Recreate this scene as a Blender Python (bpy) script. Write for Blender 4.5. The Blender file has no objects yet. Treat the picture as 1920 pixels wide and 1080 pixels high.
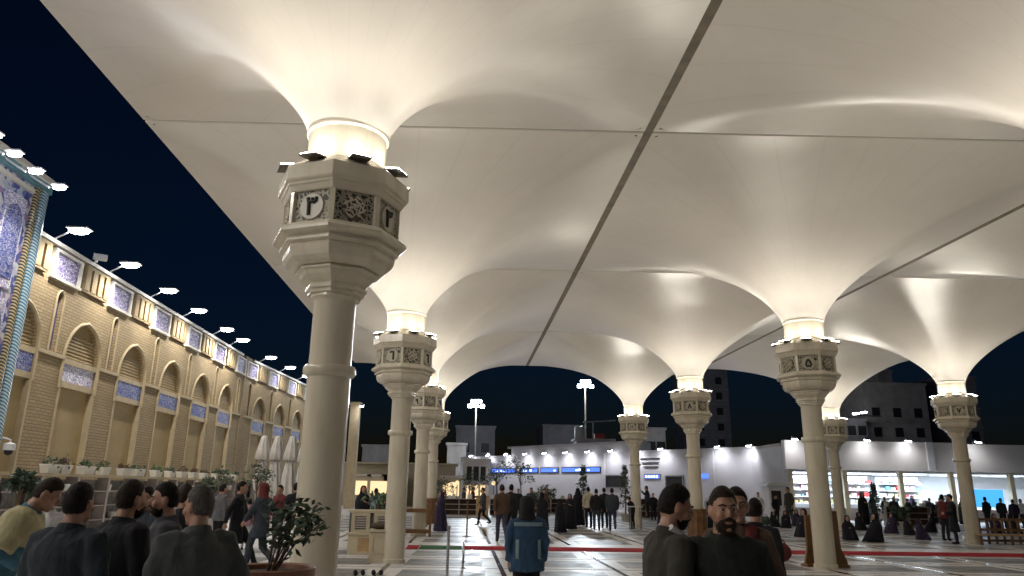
import bpy, math, random
import numpy as np
from mathutils import Vector, Matrix
PI = math.pi
R = math.radians
scene = bpy.context.scene
COL = scene.collection
rng = random.Random(7)

# ------------------------------------------------------------------ camera
FPX, PITCH, ROLL, YAW, CAMZ = 1363.58, 0.268984, 0.0151348, 0.0600026, 1.65
_cy, _sy, _cp, _sp = math.cos(YAW), math.sin(YAW), math.cos(PITCH), math.sin(PITCH)
FWD = Vector((_sy*_cp, _cy*_cp, _sp)); RGT0 = Vector((_cy, -_sy, 0)); UP0 = RGT0.cross(FWD)
RGT = RGT0*math.cos(ROLL) + UP0*math.sin(ROLL); UPV = -RGT0*math.sin(ROLL) + UP0*math.cos(ROLL)
cam_d = bpy.data.cameras.new('camera'); cam = bpy.data.objects.new('camera', cam_d); COL.objects.link(cam)
cam_d.sensor_width = 36; cam_d.lens = 36*FPX/1920; cam_d.clip_end = 2000; cam_d.clip_start = 0.05
m = Matrix((RGT, UPV, -FWD)).transposed().to_4x4(); m.translation = (0, 0, CAMZ); cam.matrix_world = m
scene.camera = cam
def ray(px, py): return FWD + RGT*((px-960)/FPX) - UPV*((py-540)/FPX)
def atY(px, py, Y): d = ray(px, py); return Vector((0, 0, CAMZ)) + d*(Y/d.y)
def atX(px, py, X): d = ray(px, py); return Vector((0, 0, CAMZ)) + d*(X/d.x)
def gnd(px, py, z=0): d = ray(px, py); return Vector((0, 0, CAMZ)) + d*((z-CAMZ)/d.z)
def spot_at(px, Y):
    hy = 914.6 + (px-869)*0.01515           # horizon row at this column
    p = atY(px, hy, Y); return Vector((p.x, p.y, 0))

# ------------------------------------------------------------------ world: night sky
w = bpy.data.worlds.new('World'); scene.world = w; w.use_nodes = True
nt = w.node_tree; nt.nodes.clear()
sky = nt.nodes.new('ShaderNodeTexSky'); sky.sky_type = 'NISHITA'; sky.sun_disc = False
sky.sun_elevation = R(0.5); sky.sun_rotation = R(180); sky.altitude = 900; sky.dust_density = 0.3; sky.ozone_density = 4.5
bg = nt.nodes.new('ShaderNodeBackground'); bg.inputs['Strength'].default_value = 0.016
out = nt.nodes.new('ShaderNodeOutputWorld')
nt.links.new(sky.outputs[0], bg.inputs['Color']); nt.links.new(bg.outputs[0], out.inputs['Surface'])
vs = scene.view_settings; vs.view_transform = 'Standard'; vs.look = 'None'; vs.exposure = 0.0; vs.gamma = 1.0; vs.use_curve_mapping = False
cy = scene.cycles; cy.use_denoising = True; cy.max_bounces = 4; cy.diffuse_bounces = 3; cy.glossy_bounces = 2; cy.use_adaptive_sampling = True; cy.adaptive_threshold = 0.025
cy.transmission_bounces = 5; cy.transparent_max_bounces = 8; cy.sample_clamp_indirect = 4; cy.caustics_reflective = False; cy.caustics_refractive = False
cy.use_light_tree = True; cy.blur_glossy = 0.5

# ------------------------------------------------------------------ materials
def new_mat(name):
    mt = bpy.data.materials.new(name); mt.use_nodes = True; n = mt.node_tree
    return mt, n, n.nodes['Principled BSDF']
def ramp(n, src, stops, interp='LINEAR'):
    r = n.nodes.new('ShaderNodeValToRGB'); r.color_ramp.interpolation = interp
    els = r.color_ramp.elements
    while len(els) < len(stops): els.new(0.5)
    for e, (p, c) in zip(els, stops): e.position = p; e.color = (*c, 1)
    n.links.new(src, r.inputs[0]); return r.outputs[0]
def coords(n, kind='Object', scale=(1, 1, 1), rot=(0, 0, 0)):
    tc = n.nodes.new('ShaderNodeTexCoord'); mp = n.nodes.new('ShaderNodeMapping')
    mp.inputs['Scale'].default_value = scale; mp.inputs['Rotation'].default_value = rot
    n.links.new(tc.outputs[kind], mp.inputs[0]); return mp.outputs[0]
def noise(n, vec, scale, detail=4, rough=0.55, dist=0.0):
    t = n.nodes.new('ShaderNodeTexNoise'); t.inputs['Scale'].default_value = scale; t.inputs['Detail'].default_value = detail
    t.inputs['Roughness'].default_value = rough; t.inputs['Distortion'].default_value = dist
    n.links.new(vec, t.inputs['Vector']); return t.outputs['Fac']
def bump(n, bs, src, strength=0.2, dist=0.01):
    b = n.nodes.new('ShaderNodeBump'); b.inputs['Strength'].default_value = strength; b.inputs['Distance'].default_value = dist
    n.links.new(src, b.inputs['Height']); n.links.new(b.outputs[0], bs.inputs['Normal'])
def mixc(n, fac, a, b):
    mx = n.nodes.new('ShaderNodeMix'); mx.data_type = 'RGBA'
    for i, v in ((0, fac), (6, a), (7, b)):
        if isinstance(v, (tuple, list)): mx.inputs[i].default_value = (*v, 1)
        elif isinstance(v, (int, float)): mx.inputs[i].default_value = v
        else: n.links.new(v, mx.inputs[i])
    return mx.outputs[2]
M = {}
def plain(name, col, rough=0.6, var=0.15, scale=6, bmp=0.0, bscale=40, metal=0.0, spec=0.5, sheen=0.0):
    mt, n, b = new_mat(name)
    v = coords(n); f = noise(n, v, scale)
    lo = tuple(c*(1-var) for c in col); hi = tuple(min(1, c*(1+var)) for c in col)
    n.links.new(ramp(n, f, [(0.3, lo), (0.7, hi)]), b.inputs['Base Color'])
    b.inputs['Roughness'].default_value = rough; b.inputs['Metallic'].default_value = metal; b.inputs['Specular IOR Level'].default_value = spec
    if sheen: b.inputs['Sheen Weight'].default_value = sheen
    if bmp: bump(n, b, noise(n, v, bscale, 5), bmp, 0.01)
    M[name] = mt; return mt
def emit(name, col, strength):
    mt = bpy.data.materials.new(name); mt.use_nodes = True; n = mt.node_tree; n.nodes.clear()
    e = n.nodes.new('ShaderNodeEmission'); e.inputs[0].default_value = (*col, 1); e.inputs[1].default_value = strength
    o = n.nodes.new('ShaderNodeOutputMaterial'); n.links.new(e.outputs[0], o.inputs[0]); M[name] = mt; return mt
# canopy fabric: coated, smooth, with faint welded seams and creases
mt, n, b = new_mat('membrane'); v = coords(n)
f1 = noise(n, v, 0.35, 3); f2 = noise(n, v, 3.0, 6, 0.6)
base = ramp(n, f1, [(0.35, (0.66, 0.62, 0.56)), (0.65, (0.73, 0.69, 0.625))])
base = mixc(n, ramp(n, f2, [(0.35, (0, 0, 0)), (0.75, (0.28, 0.28, 0.28))]), base, (0.60, 0.56, 0.50))
gr = n.nodes.new('ShaderNodeTexGradient'); gr.gradient_type = 'RADIAL'; n.links.new(v, gr.inputs['Vector'])
def mth(op, a, b_=0.0):
    q = n.nodes.new('ShaderNodeMath'); q.operation = op
    for i_, x_ in enumerate((a, b_)):
        if isinstance(x_, float): q.inputs[i_].default_value = x_
        else: n.links.new(x_, q.inputs[i_])
    return q.outputs[0]
seam = mth('ABSOLUTE', mth('SUBTRACT', mth('FRACT', mth('MULTIPLY', gr.outputs['Fac'], 32.0)), 0.5))
base = mixc(n, ramp(n, seam, [(0.0, (0.16, 0.16, 0.16)), (0.035, (0, 0, 0))]), base, (0.42, 0.385, 0.33))
n.links.new(base, b.inputs['Base Color']); b.inputs['Roughness'].default_value = 0.31; b.inputs['Specular IOR Level'].default_value = 0.8
bump(n, b, noise(n, coords(n, scale=(0.5, 0.5, 2)), 1.6, 3), 0.09, 0.05); M['membrane'] = mt
plain('hem', (0.66, 0.62, 0.54), 0.5, 0.06)
plain('gutter', (0.15, 0.125, 0.09), 0.6, 0.3, 3)
# glossy cream column paint with slight streaks
mt, n, b = new_mat('cream'); v = coords(n)
f = noise(n, coords(n, scale=(3, 3, 0.6)), 2.0, 5)
n.links.new(ramp(n, f, [(0.25, (0.56, 0.50, 0.38)), (0.5, (0.66, 0.60, 0.475)), (0.75, (0.71, 0.655, 0.53))]), b.inputs['Base Color'])
b.inputs['Roughness'].default_value = 0.24; b.inputs['Coat Weight'].default_value = 0.2; b.inputs['Coat Roughness'].default_value = 0.1
bump(n, b, noise(n, v, 14, 3), 0.03, 0.01); M['cream'] = mt
plain('relief_ground', (0.13, 0.115, 0.085), 0.6, 0.3, 12)
plain('cream_relief', (0.56, 0.51, 0.41), 0.4, 0.15, 12)
plain('medallion', (0.47, 0.43, 0.34), 0.3, 0.08)
plain('ink', (0.018, 0.015, 0.013), 0.5, 0.3)
# filigree backing: dark cut-outs between cream scrolls
mt, n, b = new_mat('filigree'); v = coords(n)
vo = n.nodes.new('ShaderNodeTexVoronoi'); vo.feature = 'DISTANCE_TO_EDGE'; vo.inputs['Scale'].default_value = 17
wn = n.nodes.new('ShaderNodeTexNoise'); wn.inputs['Scale'].default_value = 9
n.links.new(v, wn.inputs['Vector']); va = n.nodes.new('ShaderNodeVectorMath'); va.operation = 'MULTIPLY_ADD'
va.inputs[1].default_value = (0.09, 0.09, 0.09); n.links.new(wn.outputs['Color'], va.inputs[0]); n.links.new(v, va.inputs[2])
n.links.new(va.outputs[0], vo.inputs['Vector'])
n.links.new(ramp(n, vo.outputs['Distance'], [(0.12, (0.40, 0.37, 0.29)), (0.22, (0.03, 0.025, 0.018))]), b.inputs['Base Color'])
bump(n, b, vo.outputs['Distance'], -0.6, 0.03); b.inputs['Roughness'].default_value = 0.5; M['filigree'] = mt
plain('lamp_body', (0.10, 0.085, 0.065), 0.5, 0.2)
plain('steel', (0.55, 0.55, 0.56), 0.22, 0.1, metal=1.0)
plain('grey_metal', (0.28, 0.29, 0.30), 0.4, 0.2, metal=0.6)
plain('white_paint', (0.72, 0.72, 0.73), 0.5, 0.06, 2)
plain('dark', (0.02, 0.02, 0.022), 0.5, 0.3)
# brick: courses laid along the wall (object y) with height z
def brick_mat(name, c1, c2, mortar, scale=1.0):
    mt, n, b = new_mat(name)
    tc = n.nodes.new('ShaderNodeTexCoord'); sx = n.nodes.new('ShaderNodeSeparateXYZ'); cx = n.nodes.new('ShaderNodeCombineXYZ')
    n.links.new(tc.outputs['Object'], sx.inputs[0])
    ad = n.nodes.new('ShaderNodeMath'); ad.operation = 'ADD'; n.links.new(sx.outputs[0], ad.inputs[0]); n.links.new(sx.outputs[1], ad.inputs[1])
    n.links.new(ad.outputs[0], cx.inputs[0]); n.links.new(sx.outputs[2], cx.inputs[1])
    br = n.nodes.new('ShaderNodeTexBrick'); br.inputs['Scale'].default_value = scale
    br.inputs['Color1'].default_value = (*c1, 1); br.inputs['Color2'].default_value = (*c2, 1); br.inputs['Mortar'].default_value = (*mortar, 1)
    br.inputs['Mortar Size'].default_value = 0.016; br.inputs['Brick Width'].default_value = 0.36; br.inputs['Row Height'].default_value = 0.115
    br.inputs['Mortar Smooth'].default_value = 0.4
    n.links.new(cx.outputs[0], br.inputs['Vector'])
    f = noise(n, tc.outputs['Object'], 0.7, 5, 0.65)
    col = mixc(n, ramp(n, f, [(0.35, (0, 0, 0)), (0.75, (0.5, 0.5, 0.5))]), br.outputs['Color'], tuple(x*0.62 for x in c1))
    n.links.new(col, b.inputs['Base Color']); b.inputs['Roughness'].default_value = 0.85
    inv = n.nodes.new('ShaderNodeMath'); inv.operation = 'SUBTRACT'; inv.inputs[0].default_value = 1; n.links.new(br.outputs['Fac'], inv.inputs[1])
    bump(n, b, inv.outputs[0], 0.45, 0.02); M[name] = mt
brick_mat('brick', (0.43, 0.325, 0.18), (0.35, 0.26, 0.14), (0.19, 0.14, 0.08))
brick_mat('brick_pale', (0.42, 0.32, 0.18), (0.36, 0.27, 0.15), (0.24, 0.18, 0.10), 1.6)
plain('niche', (0.38, 0.285, 0.14), 0.8, 0.12, 1.2, 0.2, 12)
plain('stone_trim', (0.48, 0.385, 0.24), 0.7, 0.12, 3, 0.1)
plain('cornice_white', (0.70, 0.66, 0.58), 0.6, 0.08)
# glazed panels with flowing white script on a deep ground
def script_mat(name, ground, ink, sc=(1, 1.0, 2.0), thr=0.55, k=4.2):
    mt, n, b = new_mat(name); v = coords(n, scale=sc)
    f = noise(n, v, k, 2, 0.4, 2.2)
    ab = n.nodes.new('ShaderNodeMath'); ab.operation = 'SUBTRACT'; ab.inputs[1].default_value = 0.5; n.links.new(f, ab.inputs[0])
    a2 = n.nodes.new('ShaderNodeMath'); a2.operation = 'ABSOLUTE'; n.links.new(ab.outputs[0], a2.inputs[0])
    g = noise(n, v, k*2.3, 3)
    gc = ramp(n, g, [(0.4, ground), (0.7, tuple(min(1, x*1.9+0.03) for x in ground))])
    n.links.new(mixc(n, ramp(n, a2.outputs[0], [(0.028, (1, 1, 1)), (0.05, (0, 0, 0))]), gc, ink), b.inputs['Base Color'])
    b.inputs['Roughness'].default_value = 0.55; b.inputs['Specular IOR Level'].default_value = 0.25; M[name] = mt
script_mat('script_blue', (0.035, 0.05, 0.20), (0.40, 0.40, 0.50))
script_mat('script_violet', (0.12, 0.09, 0.24), (0.75, 0.73, 0.78), k=3.2)
script_mat('script_white', (0.30, 0.27, 0.40), (0.9, 0.9, 0.92), k=3.0)
script_mat('slit_tile', (0.05, 0.05, 0.14), (0.30, 0.27, 0.33), sc=(1, 2, 1.2), k=5)
# mosaic tile of the portal
mt, n, b = new_mat('mosaic'); v = coords(n)
vo = n.nodes.new('ShaderNodeTexVoronoi'); vo.inputs['Scale'].default_value = 5.5; n.links.new(v, vo.inputs['Vector'])
sp = n.nodes.new('ShaderNodeSeparateColor'); n.links.new(vo.outputs['Color'], sp.inputs[0])
n.links.new(ramp(n, sp.outputs[0], [(0.0, (0.10, 0.12, 0.34)), (0.3, (0.50, 0.53, 0.66)), (0.55, (0.16, 0.2, 0.46)), (0.72, (0.62, 0.62, 0.66)), (0.88, (0.35, 0.24, 0.40))], 'CONSTANT'), b.inputs['Base Color'])
b.inputs['Roughness'].default_value = 0.2; M['mosaic'] = mt
def stripes(name, c1, c2, per):
    mt, n, b = new_mat(name); wv = n.nodes.new('ShaderNodeTexWave'); wv.bands_direction = 'Z'; wv.inputs['Scale'].default_value = per
    v = coords(n, scale=(0.0, 0.7, 1), rot=(0, 0, 0)); n.links.new(v, wv.inputs['Vector'])
    dg_ = n.nodes.new('ShaderNodeTexWave')
    n.nodes.remove(dg_); wv.bands_direction = 'DIAGONAL'
    n.links.new(ramp(n, wv.outputs['Fac'], [(0.42, c1), (0.58, c2)]), b.inputs['Base Color']); b.inputs['Roughness'].default_value = 0.25; M[name] = mt
stripes('rope_blue', (0.05, 0.22, 0.36), (0.52, 0.60, 0.62), 6.0)
stripes('rope_gold', (0.06, 0.05, 0.05), (0.48, 0.40, 0.22), 6.0)
plain('teal', (0.16, 0.33, 0.38), 0.3, 0.25, 3)
# polished floor marbles
def marble(name, a, c, scale, rough, vein=0.12):
    mt, n, b = new_mat(name); v = coords(n, 'Generated' if False else 'Object')
    f = noise(n, v, scale, 8, 0.65, 1.2); g = noise(n, v, scale*0.15, 3)
    col = ramp(n, f, [(0.3, a), (0.5, c), (0.72, a)])
    n.links.new(mixc(n, ramp(n, g, [(0.4, (0, 0, 0)), (0.7, (vein, vein, vein))]), col, tuple(x*0.5 for x in a)), b.inputs['Base Color'])
    rr = ramp(n, noise(n, v, 2.2, 5), [(0.3, (rough*0.7,)*3), (0.75, (rough*1.7,)*3)]); n.links.new(rr, b.inputs['Roughness'])
    bump(n, b, noise(n, v, 0.8, 1), 0.008, 0.02); b.inputs['Specular IOR Level'].default_value = 0.28; M[name] = mt
marble('marble_light', (0.62, 0.595, 0.575), (0.72, 0.695, 0.675), 1.2, 0.34)
marble('marble_grey', (0.13, 0.13, 0.13), (0.24, 0.235, 0.23), 7.0, 0.36, 0.4)
marble('marble_dark', (0.022, 0.02, 0.02), (0.05, 0.045, 0.04), 3.0, 0.12)
plain('asphalt', (0.05, 0.05, 0.05), 0.8, 0.2)
plain('carpet_red', (0.33, 0.018, 0.026), 0.95, 0.15, 5, 0.3, 90, spec=0.1)
plain('carpet_green', (0.045, 0.13, 0.055), 0.95, 0.15, 5, 0.3, 90, spec=0.1)
plain('wall_white', (0.58, 0.57, 0.60), 0.75, 0.10, 0.35, 0.06, 5)
plain('fascia', (0.64, 0.60, 0.57), 0.6, 0.05, 0.5)
plain('concrete_dark', (0.30, 0.28, 0.29), 0.85, 0.2, 0.6)
plain('concrete_mid', (0.42, 0.37, 0.34), 0.85, 0.2, 0.6)
plain('beige_wall', (0.46, 0.40, 0.28), 0.8, 0.12, 0.6)
plain('rock', (0.22, 0.21, 0.20), 0.8, 0.4, 5, 0.4, 9)
plain('wood', (0.17, 0.085, 0.032), 0.45, 0.3, 4)
plain('wood_pale', (0.44, 0.29, 0.14), 0.5, 0.2, 4)
plain('pot_brown', (0.20, 0.085, 0.045), 0.45, 0.2, 5)
plain('soil', (0.03, 0.022, 0.015), 0.95, 0.4, 20)
plain('leaf', (0.075, 0.13, 0.05), 0.5, 0.55, 7)
plain('leaf_dark', (0.045, 0.08, 0.045), 0.5, 0.5, 7)
plain('leaf_grey', (0.10, 0.12, 0.08), 0.6, 0.4, 7)
plain('bark', (0.12, 0.08, 0.05), 0.9, 0.3, 9, 0.5)
plain('parasol', (0.56, 0.53, 0.49), 0.8, 0.12, 3, 0.2, 8)
plain('beige_stone', (0.55, 0.48, 0.34), 0.4, 0.08, 2)
plain('paper', (0.72, 0.71, 0.68), 0.7, 0.06)
plain('brown_cloth', (0.07, 0.045, 0.03), 0.9, 0.3, 6)
plain('blue_tank', (0.45, 0.47, 0.5), 0.5, 0.1)
plain('red_paint', (0.45, 0.04, 0.04), 0.5, 0.1)
emit('led_white', (1.0, 0.97, 0.92), 30)
emit('led_warm', (1.0, 0.94, 0.84), 60)
emit('led_cool', (0.92, 0.95, 1.0), 40)
emit('screen_blue', (0.10, 0.22, 0.95), 1.6)
emit('screen_white', (0.75, 0.82, 1.0), 2.6)
emit('shop_light', (0.72, 0.82, 1.0), 5)
emit('shop_cyan', (0.06, 0.36, 0.85), 2.0)
emit('booth_light', (1.0, 0.72, 0.40), 1.3)
emit('far_window', (1.0, 0.85, 0.6), 0.5)
mt, n, b = new_mat('glass'); b.inputs['Base Color'].default_value = (0.9, 0.95, 1, 1); b.inputs['Roughness'].default_value = 0.02
tr = n.nodes.new('ShaderNodeBsdfTransparent'); ms = n.nodes.new('ShaderNodeMixShader'); ms.inputs[0].default_value = 0.12
gl = n.nodes.new('ShaderNodeBsdfGlossy'); gl.inputs['Roughness'].default_value = 0.03
n.links.new(tr.outputs[0], ms.inputs[1]); n.links.new(gl.outputs[0], ms.inputs[2]); n.links.new(ms.outputs[0], n.nodes['Material Output'].inputs[0]); M['glass'] = mt
def cloth(name, col, rough=0.85, fold=0.35):
    mt, n, b = new_mat(name); v = coords(n)
    f = noise(n, v, 7, 5, 0.6, 0.6)
    n.links.new(ramp(n, f, [(0.3, tuple(c*0.75 for c in col)), (0.7, tuple(c*1.2 for c in col))]), b.inputs['Base Color'])
    b.inputs['Roughness'].default_value = rough; b.inputs['Sheen Weight'].default_value = 0.03; b.inputs['Specular IOR Level'].default_value = 0.25
    fo = noise(n, coords(n, scale=(1, 1, 0.45)), 8, 3, 0.5, 1.4); bump(n, b, fo, fold, 0.05); M[name] = mt
for nm, c in dict(suit_navy=(0.026, 0.035, 0.045), black=(0.012, 0.012, 0.016), black2=(0.018, 0.018, 0.021), charcoal=(0.055, 0.055, 0.066), coat_grey=(0.07, 0.076, 0.078),
                  teal_cloth=(0.06, 0.16, 0.23), yellow_cloth=(0.42, 0.38, 0.22), blue_cloth=(0.035, 0.08, 0.15), stripe_cloth=(0.22, 0.31, 0.36), brown_cl=(0.09, 0.055, 0.038),
                  olive=(0.045, 0.042, 0.034), green_blk=(0.018, 0.021, 0.018), maroon=(0.13, 0.03, 0.028), cream_cl=(0.46, 0.41, 0.31), grey_cl=(0.13, 0.13, 0.14),
                  denim=(0.05, 0.05, 0.085), white_cl=(0.55, 0.55, 0.57), pink_cl=(0.45, 0.25, 0.30), slate=(0.045, 0.055, 0.07), chador=(0.010, 0.010, 0.015), violet_bl=(0.03, 0.022, 0.05)).items(): cloth(nm, c)
mt, n, b = new_mat('skin'); v = coords(n)
n.links.new(ramp(n, noise(n, v, 16, 4), [(0.3, (0.33, 0.175, 0.115)), (0.7, (0.42, 0.235, 0.16))]), b.inputs['Base Color'])
b.inputs['Roughness'].default_value = 0.5; b.inputs['Subsurface Weight'].default_value = 0.08; b.inputs['Subsurface Radius'].default_value = (0.02, 0.008, 0.004); M['skin'] = mt
plain('hair', (0.012, 0.009, 0.008), 0.55, 0.5, 60, 0.6, 120, spec=0.15)
plain('hair_grey', (0.09, 0.08, 0.075), 0.55, 0.5, 60, 0.6, 120, spec=0.15)
plain('hair_brown', (0.028, 0.018, 0.013), 0.55, 0.5, 60, 0.6, 120, spec=0.15)
plain('eye_white', (0.30, 0.27, 0.25), 0.4, 0.02)
plain('lip', (0.22, 0.08, 0.065), 0.5, 0.1)

# ------------------------------------------------------------------ mesh helpers
class MB:
    def __init__(s): s.v = []; s.f = []; s.mi = []; s.cur = 0
    def face(s, idx): s.f.append(tuple(idx)); s.mi.append(s.cur)
    def add(s, vs, fs):
        o = len(s.v); s.v += [tuple(p) for p in vs]
        for q in fs: s.face([o+i for i in q])
        return s
    def box(s, x0, x1, y0, y1, z0, z1):
        return s.add([(x0, y0, z0), (x1, y0, z0), (x1, y1, z0), (x0, y1, z0), (x0, y0, z1), (x1, y0, z1), (x1, y1, z1), (x0, y1, z1)],
                     [(0, 3, 2, 1), (4, 5, 6, 7), (0, 1, 5, 4), (1, 2, 6, 5), (2, 3, 7, 6), (3, 0, 4, 7)])
    def cbox(s, c, sz, rz=0, rx=0):
        mt = Matrix.Translation(c) @ Matrix.Rotation(rz, 4, 'Z') @ Matrix.Rotation(rx, 4, 'X')
        h = [x/2 for x in sz]
        ps = [mt @ Vector((sx*h[0], sy*h[1], sz_*h[2])) for sz_ in (-1, 1) for sx, sy in ((-1, -1), (1, -1), (1, 1), (-1, 1))]
        return s.add(ps, [(0, 3, 2, 1), (4, 5, 6, 7), (0, 1, 5, 4), (1, 2, 6, 5), (2, 3, 7, 6), (3, 0, 4, 7)])
    def loft(s, rings, cap=True, close=True):
        o = len(s.v); n = len(rings[0])
        for r in rings: s.v += [tuple(p) for p in r]
        for i in range(len(rings)-1):
            for j in range(n if close else n-1):
                k = (j+1) % n; s.face((o+i*n+j, o+i*n+k, o+(i+1)*n+k, o+(i+1)*n+j))
        if cap:
            s.face([o+j for j in reversed(range(n))]); s.face([o+(len(rings)-1)*n+j for j in range(n)])
        return s
    def lathe(s, prof, n=24, c=(0, 0, 0), ph=0.0, cap=True):
        return s.loft([[(c[0]+r*math.cos(ph+2*PI*j/n), c[1]+r*math.sin(ph+2*PI*j/n), c[2]+z) for j in range(n)] for r, z in prof], cap)
    def tube(s, path, rad, n=8, sx=1.0):
        path = [Vector(p) for p in path]; rad = rad if isinstance(rad, (list, tuple)) else [rad]*len(path)
        rings = []; u = None
        for i, p in enumerate(path):
            t = (path[min(i+1, len(path)-1)] - path[max(i-1, 0)])
            t = t.normalized() if t.length > 1e-9 else Vector((0, 0, 1))
            if u is None: u = t.orthogonal().normalized() if abs(t.x) > 0.9 else (Vector((1, 0, 0)) - t*t.x).normalized()
            u = (u - t*u.dot(t)).normalized(); w_ = t.cross(u)
            rings.append([p + (u*math.cos(2*PI*j/n)*sx + w_*math.sin(2*PI*j/n))*rad[i] for j in range(n)])
        return s.loft(rings)
    def ell(s, c, r, n=12, m_=8, mat=None):
        c = Vector(c); rings = []
        for i in range(m_+1):
            th = PI*i/m_; th = min(max(th, 0.06), PI-0.06)
            rings.append([(r[0]*math.sin(th)*math.cos(2*PI*j/n), r[1]*math.sin(th)*math.sin(2*PI*j/n), -r[2]*math.cos(th)) for j in range(n)])
        rings = [[(c + (mat @ Vector(p) if mat else Vector(p))) for p in q] for q in rings]
        return s.loft(rings)
    def prism(s, poly, f, d0, d1):
        """poly: 2-D outline; f(u, v, d) -> point; extruded from depth d0 to d1"""
        n = len(poly); o = len(s.v)
        s.v += [tuple(f(u, v, d0)) for u, v in poly] + [tuple(f(u, v, d1)) for u, v in poly]
        s.face([o+i for i in range(n)]); s.face([o+n+i for i in reversed(range(n))])
        for i in range(n):
            k = (i+1) % n; s.face((o+k, o+i, o+n+i, o+n+k))
        return s
    def mesh(s, name, mats, smooth=None):
        me = bpy.data.meshes.new(name); me.from_pydata(s.v, [], s.f)
        for mm in (mats if isinstance(mats, (list, tuple)) else [mats]): me.materials.append(M[mm])
        if len(me.materials) > 1: me.polygons.foreach_set('material_index', s.mi)
        import bmesh
        b = bmesh.new(); b.from_mesh(me); bmesh.ops.recalc_face_normals(b, faces=b.faces); b.to_mesh(me); b.free()
        if smooth is not None:
            me.polygons.foreach_set('use_smooth', [True]*len(me.polygons)); me.set_sharp_from_angle(angle=R(smooth))
        me.update(); return me
    def build(s, name, mats, parent=None, smooth=None, bevel=0.0, loc=None):
        return link(name, s.mesh(name, mats, smooth), parent, loc, bevel)
def link(name, me, parent=None, loc=None, bevel=0.0, rz=0.0):
    o = bpy.data.objects.new(name, me); COL.objects.link(o)
    if parent: o.parent = parent
    if loc is not None: o.location = loc
    if rz: o.rotation_euler.z = rz
    if bevel:
        bv = o.modifiers.new('edge', 'BEVEL'); bv.width = bevel; bv.segments = 2; bv.limit_method = 'ANGLE'; bv.angle_limit = R(40)
    return o
def tag(o, label=None, cat=None, group=None, kind=None):
    if label: o['label'] = label
    if cat: o['category'] = cat
    if group: o['group'] = group
    if kind: o['kind'] = kind
    return o
def thing(name, label, cat, loc=(0, 0, 0), rz=0.0, group=None):
    o = bpy.data.objects.new(name, None); COL.objects.link(o); o.location = loc; o.rotation_euler.z = rz; o.empty_display_size = 0.2
    return tag(o, label, cat, group)
def copy_tree(o, parent=None):
    c = o.copy(); COL.objects.link(c)
    if parent: c.parent = parent
    for ch in list(o.children): copy_tree(ch, c)
    return c
def spot(name, loc, aim, power, col, parent=None, size=R(120), blend=0.8, radius=0.06):
    l = bpy.data.lights.new(name, 'SPOT'); l.energy = power; l.color = col; l.spot_size = size; l.spot_blend = blend; l.shadow_soft_size = radius
    o = bpy.data.objects.new(name, l); COL.objects.link(o)
    if parent: o.parent = parent
    o.location = loc; o.rotation_euler = (Vector(aim)).to_track_quat('-Z', 'Y').to_euler()
    return o
ORDS = ['first', 'second', 'third', 'fourth', 'fifth', 'sixth', 'seventh', 'eighth', 'ninth', 'tenth', 'eleventh', 'twelfth', 'thirteenth', 'fourteenth']

# ================================================================== GROUND
GX, GY, GS, ZN, ZR, GSY, SH = -1.52911, 8.16406, 9.80327, 5.68, 8.367, 9.38278, -0.418769
def gp(c, r, z=0): return Vector((GX+c*GS, GY+r*GSY+SH*c, z))
ROT = math.atan2(SH, GS)            # the rows run slightly skew to the column lines
fl = MB().box(-400, 400, -200, 900, -0.5, 0).build('floor', 'marble_light'); tag(fl, 'pale polished marble courtyard floor', None, None, 'structure')
# inlaid panels: grey patterned slabs framed by dark strips (rows follow the canopy rows)
MODX, MODY = 2.45, 2.35
pan = MB().prism([(-0.86, -0.72), (0.86, -0.72), (0.86, 0.72), (-0.86, 0.72)], lambda u, v, d: (u, v, d), 0.0005, 0.004).mesh('floor_panel', 'marble_grey')
stp = MB().box(-0.05, 0.05, -MODY/2+0.012, MODY/2-0.012, 0.0005, 0.0042).mesh('floor_strip', 'marble_dark')
stq = MB().box(-MODX/2+0.052, MODX/2-0.052, -0.012, 0.012, 0.0005, 0.0042).mesh('floor_strip', 'marble_dark')
FO = gp(0, 1)+Vector((1.15, 0.2, 0))
for j in range(-3, 12):
    for i in range(-3, 11):
        c = FO + Vector((i*MODX, j*MODY + SH/GS*i*MODX, 0))
        if c.y < 2.5 or 21.0 < c.y-SH/GS*c.x < 23.4: continue
        link('floor_panel', pan, fl, c, rz=ROT)
        a = link('floor_strip', stp, fl, c + Vector((MODX/2, SH/GS*MODX/2, 0))); b_ = link('floor_strip', stq, fl, c + Vector((0, MODY/2, 0)), rz=ROT)
# red and green carpet runner laid across the court
def runner(px0, px1, mat, name, label, i):
    a, b_ = gnd(px0, 1025 + (px0-770)*0.0115), gnd(px1, 1025 + (px1-770)*0.0115)
    yy = lambda x: 21.95 + SH/GS*x
    mb = MB(); ns = 24; x0, x1 = a.x, b_.x
    rows = []
    for k in range(ns+1):
        x = x0+(x1-x0)*k/ns; y = yy(x)
        rows.append([(x, y-0.62, 0.006), (x, y-0.60, 0.016), (x, y+0.60, 0.016), (x, y+0.62, 0.006)])
    mb.loft(rows, True, True)
    tag(mb.build(name, mat), label, 'carpet', 'carpet runners across the court')
runner(764, 786, 'carpet_red', 'carpet_runner', 'short red end of the carpet runner beside the second numbered column', 0)
runner(788, 866, 'carpet_green', 'carpet_runner', 'green stretch of carpet runner between two red stretches', 1)
runner(868, 1990, 'carpet_red', 'carpet_runner', 'long red carpet runner crossing the marble floor to the right', 2)

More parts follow.
